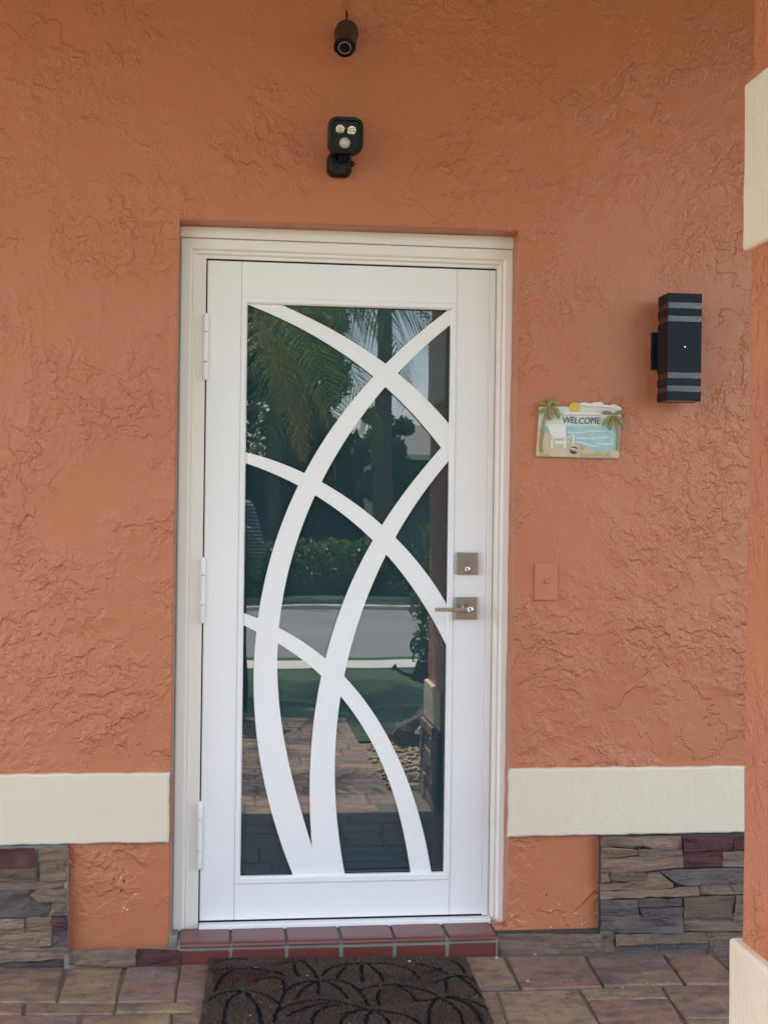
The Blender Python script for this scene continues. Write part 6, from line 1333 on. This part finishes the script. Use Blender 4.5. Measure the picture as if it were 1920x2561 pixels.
# house across the road
hx_, hy_ = 6.2, -24.0
nb = thing('neighbour_house', 'low house across the road with grey shingle roof and white fascia', 'house', (hx_, hy_, -.09))
M['nb_wall'] = simple('neighbour_wall', (.30, .29, .27), .85, var=.1)
x0, x1 = 2.6, 11.0
MB().box(x0 + .6, x1 - .5, -28, -23.6, -.09, 2.25).build('wall', M['nb_wall'], nb)
MB().box(x0, x1, -24.0, -21.3, 2.28, 2.34).build('carport_roof', M['shingle'], nb)
MB().add([(3.62, -22.0, 2.345), (x1, -22.0, 2.345), (x1, -28.0, 2.345), (3.62, -28.0, 2.345), (3.64, -23.6, 3.12), (x1, -23.6, 3.12), (x1, -26.5, 3.12), (3.64, -26.5, 3.12)],
         [(0, 1, 5, 4), (1, 2, 6, 5), (2, 3, 7, 6), (3, 0, 4, 7), (4, 5, 6, 7), (0, 3, 2, 1)]).build('roof', M['shingle'], nb)
MB().box(x0 - .02, x1 + .02, -21.34, -21.27, 2.26, 2.36).build('fascia', M['trim_white'], nb)
MB().box(4.4, 6.8, -23.62, -23.56, -.05, 2.05).build('garage_door', simple('garage_door', (.42, .43, .43), .6), nb)
for xx in (7.4, 8.9):
    w_ = MB().box(xx, xx + 1.0, -23.64, -23.58, .9, 2.0).build('window', simple('dark_window', (.03, .035, .04), .1), nb)
    MB().box(xx - .06, xx + 1.06, -23.66, -23.60, .82, .90).build('sill', M['concrete'], w_)
for xx in (3.0, 5.4, 8.2): MB().box(xx, xx + .12, -21.5, -21.38, -.09, 2.28).build('post', M['concrete'], nb)

# pebble bed, rocks, path light, hook and watering can beside the path
bed = sheet('pebble_bed', .86, 1.75, -3.62, -2.2, -.100, simple('pebble_ground', (.22, .16, .10), .95, var=.4, vscale=40))
rs_ = np.random.RandomState(5); bmv, bmf = [], []
ico = bmesh.new(); bmesh.ops.create_icosphere(ico, subdivisions=1, radius=1); iv = np.array([v.co for v in ico.verts]); if_ = np.array([[v.index for v in f.verts] for f in ico.faces]); ico.free()
pv, pf = [], []
for i in range(900):
    c = np.array((rs_.uniform(.88, 1.72), rs_.uniform(-3.58, -2.25), -.092)); s = rs_.uniform(.010, .024) * np.array((1, rs_.uniform(.6, 1), rs_.uniform(.4, .7)))
    a = rs_.uniform(0, 6.28); q = iv * s * rs_.uniform(.85, 1.15, iv.shape); q = np.stack([q[:, 0] * np.cos(a) - q[:, 1] * np.sin(a), q[:, 0] * np.sin(a) + q[:, 1] * np.cos(a), q[:, 2]], 1)
    pf.append(if_ + 12 * i); pv.append(q + c)
o = np_mesh('pebbles', np.concatenate(pv), np.concatenate(pf), simple('pebble', (.40, .30, .20), .8, var=.5, vscale=30)); tag(o, 'tan pebbles covering the bed beside the path', 'pebbles', kind='stuff')
def rock(x, y, s, seed, label):
    bm = bmesh.new(); bmesh.ops.create_icosphere(bm, subdivisions=3, radius=1); sv = Vector((seed * 3.1, seed, 0))
    for v in bm.verts:
        k = 1 + .35 * noise.fractal(v.co * 1.3 + sv, 1, 2, 4); v.co = Vector((v.co.x * s[0] * k, v.co.y * s[1] * k, max(-.2, v.co.z) * s[2] * k))
    me = bpy.data.meshes.new('rock'); bm.to_mesh(me); bm.free(); o = link('rock', me, STONE['slate']); o.location = (x, y, -.095); tag(o, label, 'rock', 'rocks in the pebble bed')
rock(1.24, -3.50, (.17, .14, .20), 1, 'largest dark rock behind the path light'); rock(1.42, -3.2, (.15, .13, .16), 2, 'middle dark rock near the pillar'); rock(1.12, -3.66, (.10, .09, .11), 3, 'small dark rock at the lawn edge')
pl = thing('path_light', 'black domed garden path light on a stake', 'path light', (1.12, -2.75, -.10))
MB().tube([(1.12, -2.75, -.10), (1.12, -2.75, .10)], .012, 10).build('stake', M['lamp_black'], pl)
MB().lathe((1.12, -2.75, 0), (0, 0, 1), [(.055, .105), (.050, .12), (.035, .138), (.012, .148)], 20).build('dome', M['steel'], pl, smooth=True)
hk = thing('shepherd_hook', 'thin black shepherd hook pole in the pebble bed', 'garden hook', (1.255, -3.62, -.10))
hp = [(1.255, -3.62, -.10), (1.255, -3.62, .45)] + [(1.255 - .045 + .045 * math.cos(a), -3.62, .47 + .055 * math.sin(a)) for a in np.linspace(0, math.pi * 1.35, 12)]
MB().tube(hp, .006, 8).build('pole', M['lamp_black'], hk, smooth=True)
wc = thing('watering_can', 'small dark metal watering can hanging from the hook', 'watering can', (1.20, -3.60, .25))
dm = simple('dark_tin', (.035, .03, .028), .4, metal=.6)
MB().lathe((1.225, -3.60, .255), (.25, 0, 1), [(.055, 0), (.062, .01), (.052, .12), (.046, .125)], 20).build('body', dm, wc, smooth=True)
MB().tube([(1.185, -3.60, .285), (1.12, -3.60, .305), (1.085, -3.60, .330)], [.014, .010, .008], 10).build('spout', dm, wc, smooth=True)
MB().lathe((1.083, -3.60, .331), (-.8, 0, .6), [(.008, 0), (.022, .018), (.022, .022)], 16).build('rose', dm, wc, smooth=True)
MB().tube([(1.232 - .04 + .0, -3.60, .375)] + [(1.225 + .048 * math.cos(a), -3.60, .375 + .10 * math.sin(a)) for a in np.linspace(math.pi, 0, 14)], .0045, 8).build('bail', dm, wc, smooth=True)
MB().tube([(1.275 + .045 * math.cos(a), -3.60, .335 + .045 * math.sin(a)) for a in np.linspace(2.2, -1.6, 12)], .005, 8).build('handle', dm, wc, smooth=True)

# ------------------------------------------------------------------ the photographer, seen at the edge of the glass
px_, py_ = .02, -4.36
person = thing('person', 'person in striped grey shirt and dark trousers holding up a phone', 'person', (px_, py_, FZ))
def skin(name, joints, edges, mat, parent, root=0, sub=2):
    me = bpy.data.meshes.new(name); of = OFF[parent.name]
    me.from_pydata([(j[0] - of.x, j[1] - of.y, j[2] - of.z) for j in joints], edges, []); o = link(name, me, mat, parent)
    md = o.modifiers.new('skin', 'SKIN'); md.use_smooth_shade = True; md.branch_smoothing = .6
    sv = me.skin_vertices[0].data
    for s, j in zip(sv, joints): s.radius = (j[3], j[4] if len(j) > 4 else j[3]); s.use_root = False
    sv[root].use_root = True
    o.modifiers.new('sub', 'SUBSURF').levels = sub; o.modifiers['sub'].render_levels = sub
    return o
m_, t, b = new_mat('skin'); b.inputs['Base Color'].default_value = (.42, .24, .17, 1); b.inputs['Roughness'].default_value = .5; M['skin'] = m_
Zf = FZ
headz = Zf + 1.562
def fused(name, mat, parts, voxel=.011, smooth=6):
    """overlapping limbs and rings fused into one continuous surface"""
    o = parts.build(name, mat, person)
    md = o.modifiers.new('fuse', 'REMESH'); md.mode = 'VOXEL'; md.voxel_size = voxel; md.use_smooth_shade = True
    sm = o.modifiers.new('soft', 'SMOOTH'); sm.iterations = smooth; sm.factor = .5
    return o
def rings(m, rr, n=20):
    """horizontal ellipses (x, y, z, rx, ry) lofted bottom to top"""
    b0 = len(m.v)
    for x, y_, z, rx, ry in rr:
        for k in range(n):
            a_ = 2 * math.pi * k / n; m.v.append((x + math.cos(a_) * rx, y_ + math.sin(a_) * ry, z))
    for i in range(len(rr) - 1):
        for k in range(n): m.f.append((b0 + i * n + k, b0 + i * n + (k + 1) % n, b0 + (i + 1) * n + (k + 1) % n, b0 + (i + 1) * n + k))
    m.f.append(tuple(b0 + k for k in range(n))[::-1]); m.f.append(tuple(b0 + (len(rr) - 1) * n + k for k in range(n)))
def limb(m, pts, rad):
    m.tube(pts, rad, 14)
    for p, r_ in zip(pts, rad): rings(m, [(p[0], p[1], p[2] + r_ * math.sin(t_), max(r_ * math.cos(t_), .002), max(r_ * math.cos(t_), .002)) for t_ in np.linspace(-1.5, 1.5, 7)], 12)
SH = {-1: (px_ - .175, py_ - .015, Zf + 1.335), 1: (px_ + .175, py_ - .015, Zf + 1.335)}
EL = {-1: (px_ - .245, py_ + .035, Zf + 1.09), 1: (px_ + .250, py_ + .035, Zf + 1.09)}
WRI = {-1: (px_ - .06, py_ + .225, Zf + 1.28), 1: (px_ + .13, py_ + .225, Zf + 1.28)}
HP = {-1: (px_ - .095, py_, Zf + .86), 1: (px_ + .095, py_, Zf + .86)}
KN = {-1: (px_ - .115, py_ + .025, Zf + .48), 1: (px_ + .125, py_ + .025, Zf + .48)}
AN = {-1: (px_ - .125, py_ - .01, Zf + .08), 1: (px_ + .150, py_ - .01, Zf + .08)}
m = MB()
rings(m, [(px_, py_, Zf + .86, .145, .095), (px_, py_, Zf + 1.0, .13, .088), (px_, py_ - .01, Zf + 1.2, .15, .10), (px_, py_ - .015, Zf + 1.36, .155, .085), (px_, py_ - .015, Zf + 1.42, .08, .06)])
m.tube([(px_, py_ - .02, Zf + 1.38), (px_, py_ - .005, Zf + 1.50), (px_, py_ + .01, Zf + 1.56)], [.062, .054, .055], 16)
hd = []
for t_ in np.linspace(-1.5, 1.5, 13):
    z = math.sin(t_) * .118; r_ = math.cos(t_); j = 1.0 if z > -.02 else 1 + (z + .02) * 2.2
    hd.append((px_, py_ + .022 + (.010 if z < -.04 else 0), headz + .045 + z, max(.076 * r_ * j, .01), max(.094 * r_ * (1 if z > -.05 else .92), .012)))
rings(m, hd, 24)
m.tube([(px_, py_ + .105, headz + .055), (px_, py_ + .125, headz + .030), (px_, py_ + .112, headz + .020)], [.009, .014, .012], 10)
for s_ in (-1, 1):
    limb(m, [SH[s_], EL[s_], WRI[s_]], [.052, .042, .030]); limb(m, [HP[s_], KN[s_], AN[s_]], [.085, .058, .042])
    m.tube([(px_ + s_ * .070, py_ + .012, headz + .060), (px_ + s_ * .088, py_ + .004, headz + .045), (px_ + s_ * .074, py_ + .012, headz + .020)], [.010, .014, .008], 8)
fused('body', M['skin'], m)
m_, t, b = new_mat('striped_shirt'); co = N(t, 'ShaderNodeTexCoord').outputs['Object']; wv = N(t, 'ShaderNodeTexWave', Scale=14.0); wv.bands_direction = 'Z'; t.links.new(co, wv.inputs['Vector'])
t.links.new(mixc(t, ramp(t, wv.outputs['Fac'], .4, .6).outputs[0], (.35, .38, .44), (.05, .055, .08)), b.inputs['Base Color']); b.inputs['Roughness'].default_value = .85
m = MB()
rings(m, [(px_, py_, Zf + .80, .185, .135), (px_, py_, Zf + .95, .172, .125), (px_, py_ - .01, Zf + 1.12, .172, .125), (px_, py_ - .012, Zf + 1.28, .185, .128), (px_, py_ - .015, Zf + 1.385, .175, .105), (px_, py_ - .015, Zf + 1.425, .085, .072)])
for s_ in (-1, 1):
    w_ = tuple(EL[s_][i] * .38 + WRI[s_][i] * .62 for i in range(3)); limb(m, [SH[s_], EL[s_], w_], [.074, .060, .047])
fused('shirt', m_, m)
m = MB()
rings(m, [(px_, py_, Zf + .76, .158, .115), (px_, py_, Zf + .84, .160, .115), (px_, py_, Zf + .90, .145, .105)])
for s_ in (-1, 1):
    m.tube([(HP[s_][0], py_, Zf + .84), (HP[s_][0], py_, Zf + .70), KN[s_], (AN[s_][0], py_ - .005, Zf + .22), (AN[s_][0], py_ + .005, Zf + .045)], [.098, .096, .074, .064, .062], 18)
fused('trousers', simple('dark_trousers', (.012, .013, .018), .85), m)
for s_ in (-1, 1):
    x_ = AN[s_][0]; m = MB(); m.lathe((x_, py_ + .05, Zf + .003), (0, 0, 1), [(.046, 0), (.050, .018), (.044, .05), (.030, .085)], 18)
    m.v = [(x_ + (x - x_) * .95, py_ + .05 + (y_ - py_ - .05) * 2.5 * (1 if z < Zf + .06 else .5) - (.05 if z > Zf + .06 else 0), z) for x, y_, z in m.v]; m.build('shoe', M['plastic'], person, smooth=True)
hair = bmesh.new(); bmesh.ops.create_uvsphere(hair, u_segments=24, v_segments=16, radius=1)
for v in hair.verts:
    k = 1 + .05 * noise.noise(v.co * 4)
    lo = -.25 if v.co.y < .15 else .42
    v.co = Vector((v.co.x * .083 * k, v.co.y * .100 * k, max(v.co.z, lo) * .128 * k))
me = bpy.data.meshes.new('hair'); hair.to_mesh(me); hair.free(); o = link('hair', me, simple('dark_hair', (.03, .02, .015), .6), person); o.location = (0, .012, headz + .052 - Zf)
dark = simple('iris', (.03, .02, .015), .3); lip = simple('lips', (.30, .12, .10), .5)
for sx in (-.030, .030):
    e_ = MB().lathe((px_ + sx, py_ + .097, headz + .062), (sx * 4, 1, 0), [(.0125, 0), (.0105, .0055), (.004, .0085)], 14).build('eye', M['white'], person, smooth=True)
    MB().lathe((px_ + sx, py_ + .1045, headz + .062), (0, 1, 0), [(.0055, 0), (.004, .0018)], 12).build('iris', dark, e_)
m = MB(); m.lathe((px_, py_ + .108, headz - .020), (0, 1, 0), [(.020, 0), (.016, .006), (.005, .009)], 16); m.v = [(x, y_, headz - .020 + (z - headz + .020) * .32) for x, y_, z in m.v]; m.build('mouth', lip, person, smooth=True)
# hands: palm plus five bent fingers each, wrapped round the phone's edges
PHX, PHZ, PHY = CAM_LOC.x - .0, CAM_LOC.z - .045, CAM_LOC.y - .022
for s_ in (-1, 1):
    wr = Vector(WRI[s_]); ed = Vector((PHX + s_ * .040, PHY - .004, PHZ - .03))
    js = [(*wr, .026), (*(wr.lerp(ed, .55) + Vector((s_ * .012, 0, 0))), .024, .016)]; eg = [(0, 1)]
    for k_ in range(4):
        zf_ = ed.z + .038 - .021 * k_; b0 = len(js)
        js += [(ed.x + s_ * .014, ed.y - .012, zf_, .0085), (ed.x + s_ * .010, ed.y + .012, zf_ + .002, .008), (ed.x - s_ * (.016 + .003 * (k_ % 2)), ed.y + .016, zf_ + .004, .007)]
        eg += [(1, b0), (b0, b0 + 1), (b0 + 1, b0 + 2)]
    b0 = len(js); js += [(ed.x + s_ * .004, ed.y - .026, ed.z + .01, .0095), (ed.x - s_ * .018, ed.y - .024, ed.z + .04, .0085)]; eg += [(1, b0), (b0, b0 + 1)]
    skin('hand', js, eg, M['skin'], person, sub=1)
ph = thing('phone', 'black phone held up in both hands', 'phone', (PHX, PHY, PHZ - .075))
MB().box(PHX - .037, PHX + .037, PHY - .005, PHY + .003, PHZ - .075, PHZ + .075).build('body', M['plastic'], ph, bevel=.003)
MB().box(PHX - .033, PHX + .033, PHY - .0058, PHY - .0048, PHZ - .070, PHZ + .070).build('screen', simple('screen_glass', (.02, .02, .025), .05), ph)
MB().lathe((PHX, PHY + .003, CAM_LOC.z), (0, 1, 0), [(.007, 0), (.007, .0015)], 16).build('lens_ring', M['steel'], ph)
